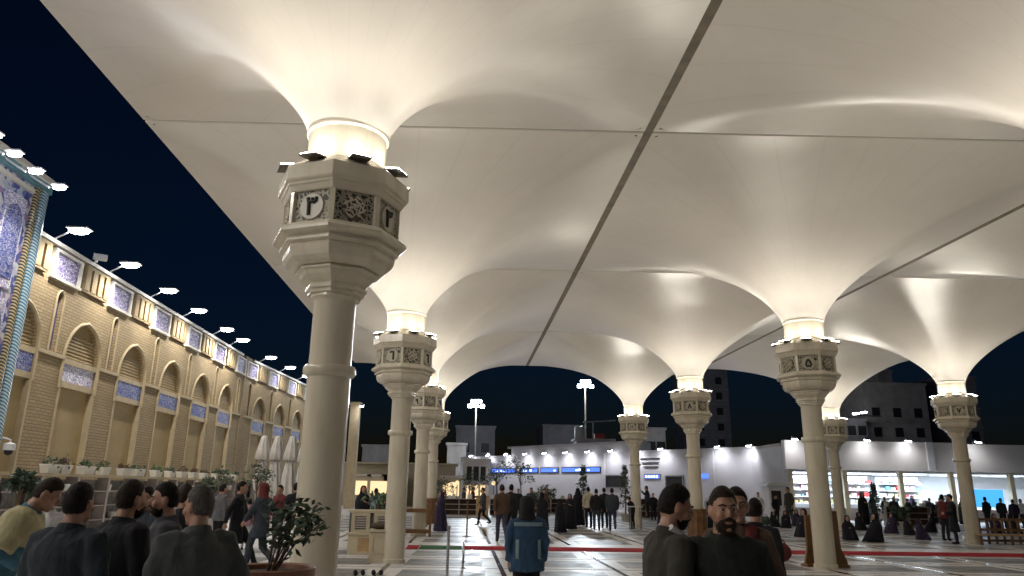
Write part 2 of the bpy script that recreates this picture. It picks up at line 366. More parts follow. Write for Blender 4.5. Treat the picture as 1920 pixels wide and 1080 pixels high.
# ================================================================== CANOPY UMBRELLAS
def membrane_mesh():
    NT, NS = 112, 26; r0 = 0.475; hx, hy = GS/2-0.085, GSY/2-0.035; H = ZR-5.72
    V = []; F = []
    for i in range(NS+1):
        t = (i/NS)**1.35
        for j in range(NT):
            a = 2*PI*(j+0.5)/NT; c, s = math.cos(a), math.sin(a)
            rsq = 1/max(abs(c), abs(s)); q = t*t*(3-2*t)
            k = (1-q)*1.0 + q*rsq
            sx, sy = c*k, s*k
            x = c*r0*(1-t) + sx*hx*t; y = s*r0*(1-t) + sy*hy*t
            z = 5.72 + H*(1-(1-t)**1.42)**(1/1.42)
            z -= 0.10*math.sin(PI*min(1, max(0, (t-0.55)/0.45)))*0.5*(1-abs(c*s*2)**2)
            V.append((x, y + SH/GS*x, z))
    for i in range(NS):
        for j in range(NT):
            k = (j+1) % NT; F.append((i*NT+j, i*NT+k, (i+1)*NT+k, (i+1)*NT+j))
    mb = MB(); mb.add(V, F); return mb.mesh('membrane', 'membrane', 60)
def hem_mesh():
    hx, hy = GS/2-0.085, GSY/2-0.035; mb = MB()
    P = [(-hx, -hy), (hx, -hy), (hx, hy), (-hx, hy)]
    def pt(p, ins, z): return (p[0]-math.copysign(ins, p[0]), p[1]-math.copysign(ins, p[1]) + SH/GS*p[0], z)
    z = ZR
    rings = [[pt(p, 0.09, z-0.004) for p in P], [pt(p, 0.0, z-0.001) for p in P], [pt(p, 0.0, z+0.03) for p in P], [pt(p, 0.09, z+0.03) for p in P]]
    o = 0; mb.v = [q for r in rings for q in r]
    for i in range(4):
        for j in range(4):
            mb.face((i*4+j, i*4+(j+1) % 4, ((i+1) % 4)*4+(j+1) % 4, ((i+1) % 4)*4+j))
    return mb.mesh('hem', 'hem')
ME_MEM, ME_HEM = membrane_mesh(), hem_mesh()
OCT = PI/4
ME_NECK = MB().lathe([(0.455, 5.20), (0.462, 5.68), (0.488, 5.70), (0.488, 5.735), (0.47, 5.74)], 40).mesh('neck', 'cream', 35)
ME_CAPT = MB().lathe([(0.45, 5.22), (0.53, 5.245), (0.57, 5.24), (0.60, 5.215), (0.735, 5.115), (0.762, 5.10), (0.770, 4.935), (0.765, 4.915), (0.735, 4.895), (0.735, 4.875), (0.715, 4.86), (0.69, 4.815), (0.68, 4.80), (0.5, 4.795)], 8).mesh('capital_top', 'cream')
ME_BAND = MB().lathe([(0.60, 4.805), (0.645, 4.80), (0.645, 4.415), (0.60, 4.405)], 8).mesh('capital_band', 'filigree')
ME_CAPB = MB().lathe([(0.5, 4.43), (0.7, 4.4284), (0.715, 4.4054), (0.755, 4.3849), (0.772, 4.3602), (0.772, 4.3274), (0.745, 4.311), (0.715, 4.3028), (0.675, 4.3003), (0.665, 4.274), (0.69, 4.2617), (0.69, 4.233), (0.655, 4.2207), (0.635, 4.2166), (0.645, 4.1755), (0.638, 4.1263), (0.61, 4.0729), (0.56, 4.0319), (0.5, 4.0073), (0.455, 4.0032), (0.475, 3.9909), (0.475, 3.9703), (0.44, 3.958), (0.415, 3.9129), (0.365, 3.8677), (0.335, 3.839), (0.328, 3.8185), (0.352, 3.8128), (0.352, 3.7734), (0.322, 3.7651), (0.322, 3.7282), (0.26, 3.72)], 8).mesh('capital_base', 'cream')
ME_SHU = MB().lathe([(0.24, 3.80), (0.275, 3.76), (0.278, 3.69), (0.252, 3.67), (0.232, 3.64), (0.233, 2.86)], 40).mesh('upper_shaft', 'cream', 35)
ME_COL = MB().lathe([(0.235, 2.93), (0.275, 2.925), (0.288, 2.90), (0.288, 2.85), (0.275, 2.825), (0.24, 2.80)], 40).mesh('collar', 'cream', 35)
ME_SHL = MB().lathe([(0.236, 2.84), (0.240, 0.10), (0.265, 0.09), (0.265, 0.0)], 40).mesh('lower_shaft', 'cream', 35)
ME_PIL = MB().box(0.62, 0.672, -0.03, 0.03, 4.42, 4.80).mesh('band_pilaster', 'cream')
ap = 0.645*math.cos(PI/8)
def disc(r, x0, x1, n=24):
    return MB().loft([[(x0, r*math.cos(2*PI*k/n), 4.61+r*math.sin(2*PI*k/n)) for k in range(n)], [(x1, (r-0.012)*math.cos(2*PI*k/n), 4.61+(r-0.012)*math.sin(2*PI*k/n)) for k in range(n)]])
ME_MED = disc(0.158, ap-0.01, ap+0.022).mesh('medallion', 'medallion')
def calligraphy():
    mb = MB(); r_ = random.Random(3)
    for k in range(7):
        z = 4.61 + 0.105 - k*0.033; wd = math.sqrt(max(0.002, 0.135**2-(z-4.61)**2)); path = []
        for t in range(9):
            u = -1+2*t/8; path.append((ap+0.026, u*wd, z + 0.022*math.sin(u*5+k*2.1) + 0.012*math.sin(u*11+k)))
        mb.tube(path, [0.005]+[0.0105+0.005*math.sin(t*1.7+k) for t in range(7)]+[0.004], 6)
    for k in range(6):
        y = -0.09+0.036*k; mb.tube([(ap+0.026, y, 4.555+0.02*(k % 3)), (ap+0.028, y+0.012, 4.655+0.02*(k % 2))], [0.007, 0.005], 6)
    return mb.mesh('calligraphy', 'cream_relief', 40)
ME_CAL = calligraphy(); ME_MEDD = disc(0.150, ap-0.01, ap+0.012).mesh('medallion', 'relief_ground')
DIG = {'1': [[(-.1, .9), (.05, .35), (.05, -.9)]],
       '2': [[(-.4, .9), (-.25, .3), (-.22, -.9)], [(-.34, .6), (0, .32), (.3, .45), (.42, .9)]],
       '3': [[(-.45, .9), (-.3, .3), (-.25, -.9)], [(-.38, .62), (-.12, .4), (.06, .5), (.08, .85)], [(.07, .55), (.26, .38), (.48, .5), (.5, .9)]],
       '4': [[(-.35, .9), (-.2, .3), (-.2, -.9)], [(.4, .8), (0, .85), (-.05, .5), (.4, .4)], [(-.25, .1), (.1, -.02), (.4, .1)]],
       '5': [[(0, .85), (-.4, .2), (-.5, -.4), (-.25, -.75), (0, -.5), (.25, -.75), (.5, -.4), (.4, .2), (0, .85)]],
       '6': [[(-.4, .55), (-.38, .85), (0, .8), (.3, .82), (.26, .3), (.3, -.9)]],
       '7': [[(-.5, .85), (-.2, 0), (0, -.85), (.2, 0), (.5, .85)]],
       '8': [[(-.5, -.85), (-.2, 0), (0, .85), (.2, 0), (.5, -.85)]],
       '9': [[(.3, .3), (.1, .75), (-.25, .7), (-.35, .35), (-.1, .1), (.3, .3), (.3, -.2), (.38, -.9)]],
       '0': [[(0, .2), (-.18, 0), (0, -.2), (.18, 0), (0, .2)]]}
def numeral(s):
    mb = MB(); n = len(s)
    for k, ch in enumerate(s):
        off = (k-(n-1)/2)*0.085; sc = 0.112 if n == 1 else 0.088
        for st in DIG[ch]:
            mb.tube([(ap+0.024, off + u*sc*(0.8 if n > 1 else 1), 4.61+v*sc) for u, v in st], 0.023 if n == 1 else 0.017, 8)
    return mb.mesh('numeral', 'ink', 40)
def fixture_mesh():
    mb = MB(); mb.cbox((0, 0, 0.10), (0.20, 0.22, 0.022)); mb.cbox((-0.03, 0, 0.05), (0.03, 0.10, 0.08))
    return mb.mesh('floodlight', 'lamp_body')
ME_FIX = fixture_mesh()
ME_LED = MB().box(-0.085, 0.085, -0.105, 0.105, 0.119, 0.123).mesh('led_panel', 'led_warm')
WORDS = {'1': 'one', '2': 'two', '3': 'three', '4': 'four', '5': 'five', '6': 'six', '7': 'seven', '8': 'eight', '9': 'nine', '10': 'ten', '11': 'eleven', '12': 'twelve'}
NOTE = {'3': 'nearest, standing by the leafy planter', '6': 'behind the nearest column, beside the beige cabinet', '9': 'half hidden behind column six, wooden frame at foot',
        '12': 'farthest of the left line, behind column nine', '2': 'its trumpet filling the upper right', '5': 'with wooden guard boards, in front of the shop',
        '8': 'behind the two men in the foreground', '11': 'in front of the pale wall with blue screens', '7': 'beside the wooden lattice bench near the shop', '10': 'partly hidden behind column five', '4': 'at the far right, only its fabric showing', '1': 'beyond the right picture edge'}
UPL = 98.0
for c, r in [(c, r) for c in range(3) for r in range(4) ]:
    num = str(3*(r+1)-c)
    t = thing('canopy_umbrella', 'fabric canopy on cream column %s %s' % (WORDS[num], NOTE[num]), 'canopy umbrella', gp(c, r), 0, 'giant canopy umbrellas over the court')
    link('membrane', ME_MEM, t); link('hem', ME_HEM, t); link('neck', ME_NECK, t)
    ct = link('capital_top', ME_CAPT, t, bevel=0.008); bd = link('capital_band', ME_BAND, t); link('capital_base', ME_CAPB, t, bevel=0.003)
    link('upper_shaft', ME_SHU, t); link('collar', ME_COL, t); link('lower_shaft', ME_SHL, t)
    nm = numeral(num)
    for k in range(8):
        link('band_pilaster', ME_PIL, bd, rz=k*OCT)
        a = k*OCT + PI/8
        face_deg = round(math.degrees(a) % 360, 1)
        if face_deg in (247.5, 337.5, 67.5, 157.5): link('medallion', ME_MED, bd, rz=a); link('numeral', nm, bd, rz=a)
        else: link('medallion', ME_MEDD, bd, rz=a); link('calligraphy', ME_CAL, bd, rz=a)
        p = Vector((0.66*math.cos(a), 0.66*math.sin(a), 5.085))
        fx = link('floodlight', ME_FIX, t, p, rz=a); fx.rotation_euler = (0, R(10), a)
        ld = link('led_panel', ME_LED, fx)
        spot('uplight', (0, 0, 0.15), (1.0, 0, 1.0), UPL, (1.0, 0.93, 0.80), fx, R(140), 1.0, 0.12)
# gutters closing the gaps between neighbouring umbrellas
def gutter(a, b_, wd, label):
    d = (b_-a); L = d.length
    mb = MB().box(-wd/2, wd/2, 0, L, ZR+0.005, ZR+0.08); mb.box(-wd/2-0.06, -wd/2, 0, L, ZR+0.035, ZR+0.08); mb.box(wd/2, wd/2+0.06, 0, L, ZR+0.035, ZR+0.08)
    o = mb.build('canopy_gutter', 'gutter', None, loc=a); o.rotation_euler.z = math.atan2(d.y, d.x)-PI/2
    tag(o, label, 'gutter', 'gutters between the canopies')
gutter(gp(0.5, -0.5), gp(0.5, 3.5), 0.165, 'wide dark gutter running away overhead between the left and middle canopies')
gutter(gp(1.5, -0.5), gp(1.5, 3.5), 0.165, 'dark gutter between the middle and right canopies, at the upper right')
for r, l in ((0.5, 'thin dark seam strip across the canopies nearest overhead'), (1.5, 'thin dark seam strip across the second canopies'), (2.5, 'thin dark seam strip across the canopies farthest back')):
    a, b_ = gp(-0.5, r), gp(2.5, r)
    mb = MB(); d = b_-a
    mb.box(0, d.length, -0.10, 0.10, ZR+0.22, ZR+0.30); o = mb.build('canopy_seam', 'gutter', None, loc=a); o.rotation_euler.z = math.atan2(d.y, d.x)
    tag(o, l, 'seam strip', 'seams across the canopies')

# ================================================================== SHRINE FACADE (left)
def arch_pts(hw, z0, z1, n=10):
    """right half of a pointed arch from (hw, z0) to (0, z1)"""
    out_ = []
    for k in range(n+1):
        t = k/n; out_.append((hw*(1-t**2.0)**0.62 if t < 1 else 0.0, z0+(z1-z0)*(t**0.92)))
    return out_
WY = lambda u, v, d: (d, u, v)           # u along the wall, v height, d out of the wall
BW = 4.4
def bay_meshes():
    ms = {}
    A = arch_pts(1.3, 6.1, 7.62)
    mb = MB()
    for s in (-1, 1):
        poly = [(s*1.3, 6.1)] + [(s*u, z) for u, z in A[1:]] + [(0, 8.7), (s*1.3, 8.7)]
        mb.prism(poly, WY, -0.35, 0.0)
    ms['spandrel'] = mb.mesh('spandrel', 'brick')
    mb = MB(); path = [(0.03, u, z) for u, z in A] + [(0.03, -u, z) for u, z in reversed(A[:-1])]
    mb.tube([(0.0, 1.34, 5.0)] + [(0.0, u*1.04+0.0, z+0.04) for _, u, z in path] + [(0.0, -1.34, 5.0)], 0.075, 6)
    ms['arch_molding'] = mb.mesh('arch_molding', 'stone_trim', 50)
    mb = MB(); mb.box(-0.35, -0.02, -1.3, 1.3, 5.05, 5.27); mb.box(-0.35, -0.02, -1.3, 1.3, 5.92, 6.12); ms['lintel'] = mb.mesh('lintel', 'stone_trim')
    ms['script_panel'] = MB().box(-0.2, -0.04, -1.24, 1.24, 5.27, 5.92).mesh('script_panel', 'script_blue')
    ms['script_panel_white'] = MB().box(-0.2, -0.08, -1.24, 1.24, 5.27, 5.92).mesh('script_panel', 'script_white')
    ms['niche_panel'] = MB().box(-0.4, -0.17, -1.3, 1.3, 0, 5.05).mesh('niche_panel', 'niche')
    ms['tympanum'] = MB().prism([(1.3, 6.12)]+A[1:]+[(-u, z) for u, z in reversed(A[:-1])], WY, -0.34, -0.22).mesh('tympanum', 'niche')
    mb = MB()
    for k in range(7):
        z = 6.2+0.13*k; hw = 1.22*(1-max(0, (z-6.1)/1.52)**2)**0.62
        mb.box(-0.23, -0.16, -hw, hw, z, z+0.05)
    ms['grille'] = mb.mesh('grille', 'stone_trim')
    ms['jamb'] = MB().box(-0.30, 0.035, -0.06, 0.06, 0, 5.0).mesh('jamb', 'stone_trim')
    # pier with a slit niche
    mb = MB(); mb.box(-0.35, 0, -0.9, 0.9, 0, 6.2); mb.box(-0.35, 0, -0.9, -0.2, 6.2, 8.7); mb.box(-0.35, 0, 0.2, 0.9, 6.2, 8.7)
    B = arch_pts(0.2, 8.05, 8.4, 6)
    for s in (-1, 1): mb.prism([(s*0.2, 8.05)]+[(s*u, z) for u, z in B[1:]]+[(0, 8.7), (s*0.2, 8.7)], WY, -0.35, 0.0)
    ms['pier'] = mb.mesh('pier', 'brick')
    ms['slit_tile'] = MB().box(-0.3, -0.14, -0.21, 0.21, 6.15, 8.45).mesh('slit_tile', 'slit_tile')
    mb = MB(); mb.tube([(0.0, 0.25, 6.2)]+[(0.0, u*1.25, z+0.03) for u, z in B]+[(0.0, -u*1.25, z+0.03) for u, z in reversed(B[:-1])]+[(0.0, -0.25, 6.2)], 0.05, 6)
    ms['slit_molding'] = mb.mesh('slit_molding', 'stone_trim', 50)
    ms['string_course'] = MB().box(-0.01, 0.07, -0.9, 0.9, 6.03, 6.16).mesh('string_course', 'stone_trim')
    # frieze: framed script panel over the pier, three little niches over the arch
    ms['frieze_wall'] = MB().box(-0.5, -0.06, -2.2, 2.2, 8.7, 9.88).mesh('frieze_wall', 'brick_pale')
    mb = MB(); mb.box(-0.06, 0.10, -0.98, -0.82, 8.78, 9.80); mb.box(-0.06, 0.10, 0.82, 0.98, 8.78, 9.80); mb.box(-0.06, 0.13, -1.02, 1.02, 8.70, 8.80); mb.box(-0.06, 0.11, -0.82, 0.82, 9.70, 9.80)
    ms['panel_frame'] = mb.mesh('panel_frame', 'cornice_white')
    ms['frieze_panel'] = MB().box(-0.06, 0.03, -0.82, 0.82, 8.80, 9.70).mesh('frieze_panel', 'script_violet')
    mb = MB()
    for k in range(4): mb.box(-0.06, 0.12, -0.92+k*0.50, -0.92+k*0.50+0.34, 8.85, 9.72)
    mb.box(-0.06, 0.12, -0.92, 0.92, 9.72, 9.84); mb.box(-0.06, 0.10, -0.92, 0.92, 8.76, 8.85)
    ms['niche_group'] = mb.mesh('niche_group', 'brick_pale')
    ms['coping'] = MB().box(-0.55, 0.16, -2.2, 2.2, 9.88, 10.02).mesh('coping', 'cornice_white')
    ms['back_wall'] = MB().box(-0.8, -0.36, -2.2, 2.2, 0, 9.85).mesh('back_wall', 'brick')
    return ms
BM = bay_meshes()
def bay(par, y, white=False, first=False):
    for k in ('spandrel', 'arch_molding', 'lintel', 'niche_panel', 'tympanum', 'grille', 'frieze_wall', 'niche_group', 'coping', 'back_wall'):
        link(k, BM[k], par, (0, y, 0))
    link('script_panel', BM['script_panel_white' if white else 'script_panel'], par, (0, y, 0))
    for s in (-1, 1): link('jamb', BM['jamb'], par, (0, y+s*1.27, 0))
    for yy in ([y-2.2] if first else []) + [y+2.2]:
        for k in ('pier', 'slit_tile', 'slit_molding', 'string_course', 'panel_frame', 'frieze_panel'): link(k, BM[k], par, (0.002 if k != 'pier' else 0, yy, 0))
fa = thing('shrine_facade', 'tan brick arcade with pointed arches and blue script panels beside the canopy', 'building', (-15, 0, 0))
for k, y in enumerate((24.7, 29.1, 33.5, 37.9, 42.3, 46.7)): bay(fa, y, k == 1, k == 0)
MB().box(-0.8, 0.06, 49.8, 51.2, 0, 10.05).build('corner_pier', 'brick', fa)
fc = thing('shrine_facade', 'near wing of the brick arcade, running on past the left picture edge', 'building', (-15, 0, 0))
for k in range(6): bay(fc, 13.3-4.4*k, False, False)
fb = thing('shrine_facade', 'dim far wing of the brick arcade behind the closed parasols', 'building', (-14.95, 51.2, 0), -math.atan2(1.35, 16))
for k in range(4): bay(fb, 2.3+k*4.4, False, k == 0)
MB().box(-0.8, 0.3, 19.9, 21.4, 0, 8.6).build('corner_pier', 'stone_trim', fb)
# floodlights on arms along the coping
def flood_arm(loc, rz, label, head=(0.5, 0.36), power=780, grp='floodlights along the facade roof', aim=0.25, hs=1.1):
    t = thing('roof_floodlight', label, 'floodlight', loc, rz, grp)
    MB().tube([(0, 0, -0.05), (0.05, 0, 0.1), (head[0]*0.55, 0, head[1]*0.6), (head[0], 0, head[1])], 0.032, 8).build('arm', 'white_paint', t, 40)
    h = MB().cbox((head[0]+0.30, 0, head[1]+0.10), (0.70*hs, 0.40*hs, 0.06)).build('lamp_head', 'white_paint', t, None, 0.015)
    MB().ell((head[0]+0.30, 0, head[1]+0.0), (0.32*hs, 0.20*hs, 0.08*hs), 20, 8).build('led_panel', 'led_cool', h, 80)
    spot('floodlight_beam', (head[0]+0.30, 0, head[1]-0.13), (aim, 0, -1), power, (1.0, 0.955, 0.88), t, R(158), 0.6, 0.12)
FLX = [(155, 443), (250, 508), (322, 553), (378, 587), (431, 615), (461, 632)]
ordn = ['first', 'second', 'third', 'fourth', 'fifth', 'sixth', 'seventh', 'eighth', 'ninth', 'tenth']
for k, (px, py) in enumerate(FLX):
    p = atX(px, py, -13.95); flood_arm((-14.9, p.y, 9.98), 0, 'white floodlight on a roof arm, %s along the brick arcade past the portal' % ordn[k])
for k, (px, py) in enumerate([(503, 660), (539, 681), (563, 698), (580, 711)]):
    p = atX(px, py, -13.4); yy = 52.3+k*4.4
    flood_arm((-14.9+(yy-51)*0.084, yy, 10.0), 0, 'white floodlight on a roof arm, %s along the far wing' % ordn[k], power=330)
for k in range(6): flood_arm((-14.9, 11.1-4.4*k, 9.98), 0, 'white floodlight on a roof arm of the near wing, %s beyond the left picture edge' % ordn[k], power=1000, aim=0.55)
t = thing('surveillance_camera', 'small white surveillance camera box on the arcade coping', 'camera', (-14.75, 28.4, 10.02))
MB().cbox((0, 0, 0.06), (0.08, 0.08, 0.14)).build('bracket', 'white_paint', t); MB().cbox((0.1, 0.05, 0.22), (0.5, 0.26, 0.22), 0.5).build('housing', 'white_paint', t, None, 0.02)

# tiled portal at the picture's left edge
po = thing('tiled_portal', 'tall portal covered in blue and white mosaic tile with twisted tile borders', 'portal', (-14.4, -1.25, 0))
MB().box(-1.6, -0.02, 15.5, 18.6, 0, 11.0).build('jamb', 'mosaic', po)
MB().box(-1.6, -0.02, 22.9, 25.0, 0, 11.0).build('jamb', 'mosaic', po)
MB().box(-1.6, -0.021, 18.6, 22.9, 9.6, 11.0).build('spandrel', 'mosaic', po)
mb = MB(); A2 = arch_pts(2.15, 5.4, 9.6, 12)
for s in (-1, 1): mb.prism([(20.75+s*2.15, 5.4)]+[(20.75+s*u, z) for u, z in A2[1:]]+[(20.75, 9.6), (20.75+s*2.15, 9.6)], WY, -1.5, -0.022)
mb.build('arch_spandrel', 'mosaic', po)
MB().tube([(0.0, 20.75+2.15, 0)]+[(0.0, 20.75+u, z) for u, z in A2]+[(0.0, 20.75-u, z) for u, z in reversed(A2[:-1])]+[(0.0, 20.75-2.15, 0)], 0.14, 8).build('arch_molding', 'white_paint', po, 50)
MB().box(-1.7, -1.5, 18.0, 23.5, 0, 10.6).build('niche_wall', 'script_violet', po)
mb = MB()
for k in range(3): mb.box(-0.02, 0.03, 23.15+0, 24.15, 0.8+k*3.3, 3.8+k*3.3)
mb.build('tile_panel', 'script_white', po)
for k in range(3):
    mb = MB(); mb.prism([(0.42, -1.2)]+[(u, 0.6+z) for u, z in arch_pts(0.42, 0, 0.6, 6)[1:]]+[(-u, 0.6+z) for u, z in reversed(arch_pts(0.42, 0, 0.6, 6)[:-1])]+[(-0.42, -1.2)], WY, 0.03, 0.05)
    mb.build('tile_arch', 'script_blue', po, loc=(0, 23.65, 2.3+k*3.3))
MB().tube([(0.02, 24.55, 0), (0.02, 24.55, 11.0)], 0.11, 16).build('twisted_border', 'rope_gold', po, 50)
MB().tube([(0.02, 24.93, 0), (0.02, 24.90, 11.0)], 0.17, 16).build('twisted_border', 'rope_blue', po, 50)
MB().box(-1.6, 0.16, 15.4, 25.15, 11.0, 11.28).build('cornice', 'teal', po); MB().box(-1.6, 0.26, 15.4, 25.22, 11.28, 11.46).build('coping', 'cornice_white', po)
MB().box(-0.02, 0.09, 15.5, 24.35, 10.72, 10.86).build('cornice_strip', 'cornice_white', po)
for k, (px, py) in enumerate([(118, 348), (75, 318), (35, 285), (-3, 250)]):
    p = atX(px, py, -12.9)
    flood_arm((-14.6, p.y, 11.46), 0, 'white floodlight on a level arm above the tiled portal, %s from its corner' % ordn[k], (1.3, p.z-11.55), 300, 'floodlights above the portal', hs=0.62)
t = thing('dome_camera', 'white dome surveillance camera with dark bubble hung on the portal corner', 'camera', (-14.3, 23.8, 2.55))
MB().tube([(-0.1, 0, 0.35), (0.1, 0, 0.38), (0.32, 0, 0.32), (0.32, 0, 0.2)], 0.025, 8).build('bracket', 'white_paint', t, 40)
MB().lathe([(0.05, 0.24), (0.16, 0.2), (0.17, 0.02), (0.14, 0.0)], 20, (0.32, 0, 0)).build('housing', 'white_paint', t, 40); MB().lathe([(0.13, 0.01), (0.11, -0.09), (0.05, -0.14)], 20, (0.32, 0, 0)).build('bubble', 'dark', t, 60)

# stone shelf wall with white planters in front of the arcade
sw = thing('shelf_wall', 'grey stone shelf wall carrying white planters before the arcade', 'wall', (-12.2, 0, 0))
MB().box(-0.3, 0.0, 18, 50, 0, 1.72).build('back', 'rock', sw); MB().box(-0.35, 0.42, 17.9, 50.1, 1.80, 1.88).build('top_slab', 'stone_trim', sw)
for k in range(17): MB().box(0.0, 0.36, 18+k*2-0.07, 18+k*2+0.07, 0, 1.80).build('upright', 'concrete_mid', sw)
for z in (0.45, 0.9, 1.35): MB().box(0.0, 0.33, 18, 50, z, z+0.035).build('shelf', 'concrete_mid', sw)
r2 = random.Random(5)
bowl = MB().lathe([(0.10, 0), (0.14, 0.005), (0.16, 0.1), (0.17, 0.2), (0.15, 0.2)], 14).mesh('bowl', 'paper', 50)
for k in range(34):
    o = link('bowl', bowl, None, (-12.0, 18.8+k*0.9+r2.uniform(-.2, .2), (0.485, 0.935, 1.385)[k % 3]))
    tag(o, 'white bowl, %s from the left on the %s tier of the stone shelf wall' % (ORDS[k//3], ('lowest', 'middle', 'upper')[k % 3]), 'bowl', 'bowls on the shelf wall')
def leaf_ball(mb, c, rad, n, size, rnd, flat=1.0):
    for _ in range(n):
        while True:
            p = Vector((rnd.uniform(-1, 1), rnd.uniform(-1, 1), rnd.uniform(-1, 1)))
            if p.length < 1: break
        p = Vector((p.x*rad[0], p.y*rad[1], p.z*rad[2])) + Vector(c)
        leaf(mb, p, size*rnd.uniform(0.6, 1.3), rnd)
def leaf(mb, p, s, rnd):
    a = Vector((rnd.gauss(0, 1), rnd.gauss(0, 1), rnd.gauss(-0.15, 0.7))).normalized(); u = a.orthogonal().normalized()
    u = Matrix.Rotation(rnd.uniform(0, 6.28), 3, a) @ u; w_ = a.cross(u)
    o = len(mb.v); mb.v += [tuple(p), tuple(p+a*s*0.45+u*s*0.24+w_*s*0.06), tuple(p+a*s), tuple(p+a*s*0.45-u*s*0.24+w_*s*0.06)]
    mb.face((o, o+1, o+2, o+3))
plx = [(92, 36), (116, 30), (160, 36), (192, 24), (232, 34), (258, 30), (292, 26), (318, 22), (340, 22), (362, 22), (382, 18), (404, 18), (424, 16), (440, 14)]
for k, (px, wpx) in enumerate(plx):
    p = atX(px+0.0, 890, -12.1); wd = min(0.7, wpx/FPX*p.length*1.0)
    t = thing('planter', 'white planter on the stone shelf wall, %s from the portal' % (ordn+['eleventh', 'twelfth', 'thirteenth', 'fourteenth'])[k], 'planter', (-12.1, p.y, 1.88), 0, 'white planters on the shelf wall')
    h = 0.26
    mb = MB().loft([[(sx*0.13*f, sy*wd/2*f, z) for sx, sy in ((-1, -1), (1, -1), (1, 1), (-1, 1))] for f, z in ((0.85, 0), (1, h-0.05), (1.06, h-0.05), (1.06, h), (0.9, h), (0.88, h-0.03))])
    mb.build('trough', 'paper', t)
    mb = MB(); leaf_ball(mb, (0, r2.uniform(-.1, .1), h+0.05), (0.16, wd*0.5, 0.05+0.16*r2.random()), 70, 0.14, r2); mb.build('leaves', r2.choice(['leaf_dark', 'leaf', 'bark']), t)

# closed cream parasols against the far wing
def parasol(px, Y, label, top):
    b0 = spot_at(px, Y); t = thing('closed_parasol', label, 'parasol', b0, 0, 'closed parasols by the far wing')
    MB().tube([(0, 0, 0), (0, 0, top-0.1)], 0.035, 10).build('pole', 'grey_metal', t, 50); MB().lathe([(0.45, 0), (0.45, 0.08), (0.1, 0.14)], 16).build('base', 'concrete_mid', t)
    rings = []; N = 40
    for z, r_ in ((0.75, 0.30), (0.8, 0.42), (1.4, 0.40), (2.2, 0.33), (2.9, 0.22), (3.05, 0.16)):
        rings.append([((r_*(1+0.22*math.cos(8*a+z)))*math.cos(a), (r_*(1+0.22*math.cos(8*a+z)))*math.sin(a), z) for a in [2*PI*j/N for j in range(N)]])
    mb = MB().loft(rings); mb.build('canopy', 'parasol', t, 60)
    mb = MB().loft([[((r_*(1+0.1*math.cos(8*a)))*math.cos(a), (r_*(1+0.1*math.cos(8*a)))*math.sin(a), z) for a in [2*PI*j/N for j in range(N)]] for z, r_ in ((top-1.35, 0.36), (top-1.3, 0.42), (top-0.9, 0.35), (top-0.35, 0.22), (top-0.05, 0.15), (top, 0.04))])
    mb.build('cap', 'parasol', t, 60)
for px, Y, l, tp in ((487, 43, 'closed cream parasol standing nearest the brick corner', 4.35), (513, 43, 'closed cream parasol second from the brick corner', 4.35), (541, 42, 'closed cream parasol third from the brick corner', 4.3), (568, 41.5, 'closed cream parasol just left of the nearest column', 4.25)):
    parasol(px, Y, l, tp)

# ================================================================== REAR WALL WITH WALL LAMPS AND BLUE SCREENS
def base_at(px, Y): return spot_at(px, Y)
W0, W1 = base_at(878, 80), base_at(1478, 51)
wd_ = (W1-W0); WL = wd_.length; wang = math.atan2(wd_.y, wd_.x); wu = wd_.normalized(); wn = Vector((wu.y, -wu.x, 0))   # wn faces the court
def wall_s(px):                      # distance along the wall of the point seen at this column
    d = spot_at(px, 10).xy; den = d.x*wu.y-d.y*wu.x
    return (W0.y*d.x-W0.x*d.y)/-(den) if False else -((W0.x*d.y-W0.y*d.x)/(wu.x*d.y-wu.y*d.x))
HW = 4.75
rw = thing('rear_wall', 'long pale rendered wall with blue screens at the back of the court', 'wall', W0, wang)
MB().box(-1.5, WL, 0, 0.4, 0, HW).build('render_face', 'wall_white', rw); MB().box(-1.5, WL, -0.06, 0.46, HW, HW+0.10).build('coping', 'wall_white', rw)
s1, s2 = wall_s(955), wall_s(1180)
MB().box(s1, s2, 0.2, 3.0, HW+0.10, HW+0.75).build('roof_parapet', 'wall_white', rw); MB().box(s1-0.2, s2, -0.15, 3.0, HW+0.75, HW+0.95).build('parapet_coping', 'wall_white', rw)
for a, b_ in ((922, 968), (975, 1010), (1014, 1048), (1054, 1128)):
    x0, x1 = wall_s(a), wall_s(b_)
    sc_ = MB().box(x0, x1, -0.08, 0.0, 3.10, 3.62).build('screen_housing', 'dark', rw)
    MB().box(x0+0.1, x1-0.1, -0.10, -0.082, 3.18, 3.54).build('led_screen', 'screen_blue', sc_)
    mb = MB(); u = x0+0.4
    while u < x1-0.5:
        if r2.random() < 0.45: mb.box(u, u+0.28, -0.112, -0.102, 3.26, 3.26+r2.uniform(0.08, 0.2))
        u += 0.36
    if mb.v: mb.build('led_text', 'screen_white', sc_)
x0, x1 = wall_s(1132), wall_s(1137); MB().box(x0, x1, -0.25, 0, 0, HW-0.02).build('pilaster', 'wall_white', rw)
x0, x1 = wall_s(1338), wall_s(1342); MB().box(x0, x1, -0.06, 0, 0, HW-0.02).build('pilaster', 'wall_white', rw)
def window_box(px0, px1, z0, z1, mat='dark'):
    x0, x1 = wall_s(px0), wall_s(px1)
    f = MB(); f.box(x0-.1, x1+.1, -0.1, 0, z1, z1+.1); f.box(x0-.1, x1+.1, -0.1, 0, z0-.1, z0); f.box(x0-.1, x0, -0.1, 0, z0, z1); f.box(x1, x1+.1, -0.1, 0, z0, z1)
    o = f.build('window', 'grey_metal', rw); MB().box(x0, x1, -0.03, -0.004, z0, z1).build('pane', mat, o)
window_box(1137, 1172, 1.9, 2.8); window_box(1251, 1281, 1.6, 2.75, 'dark')
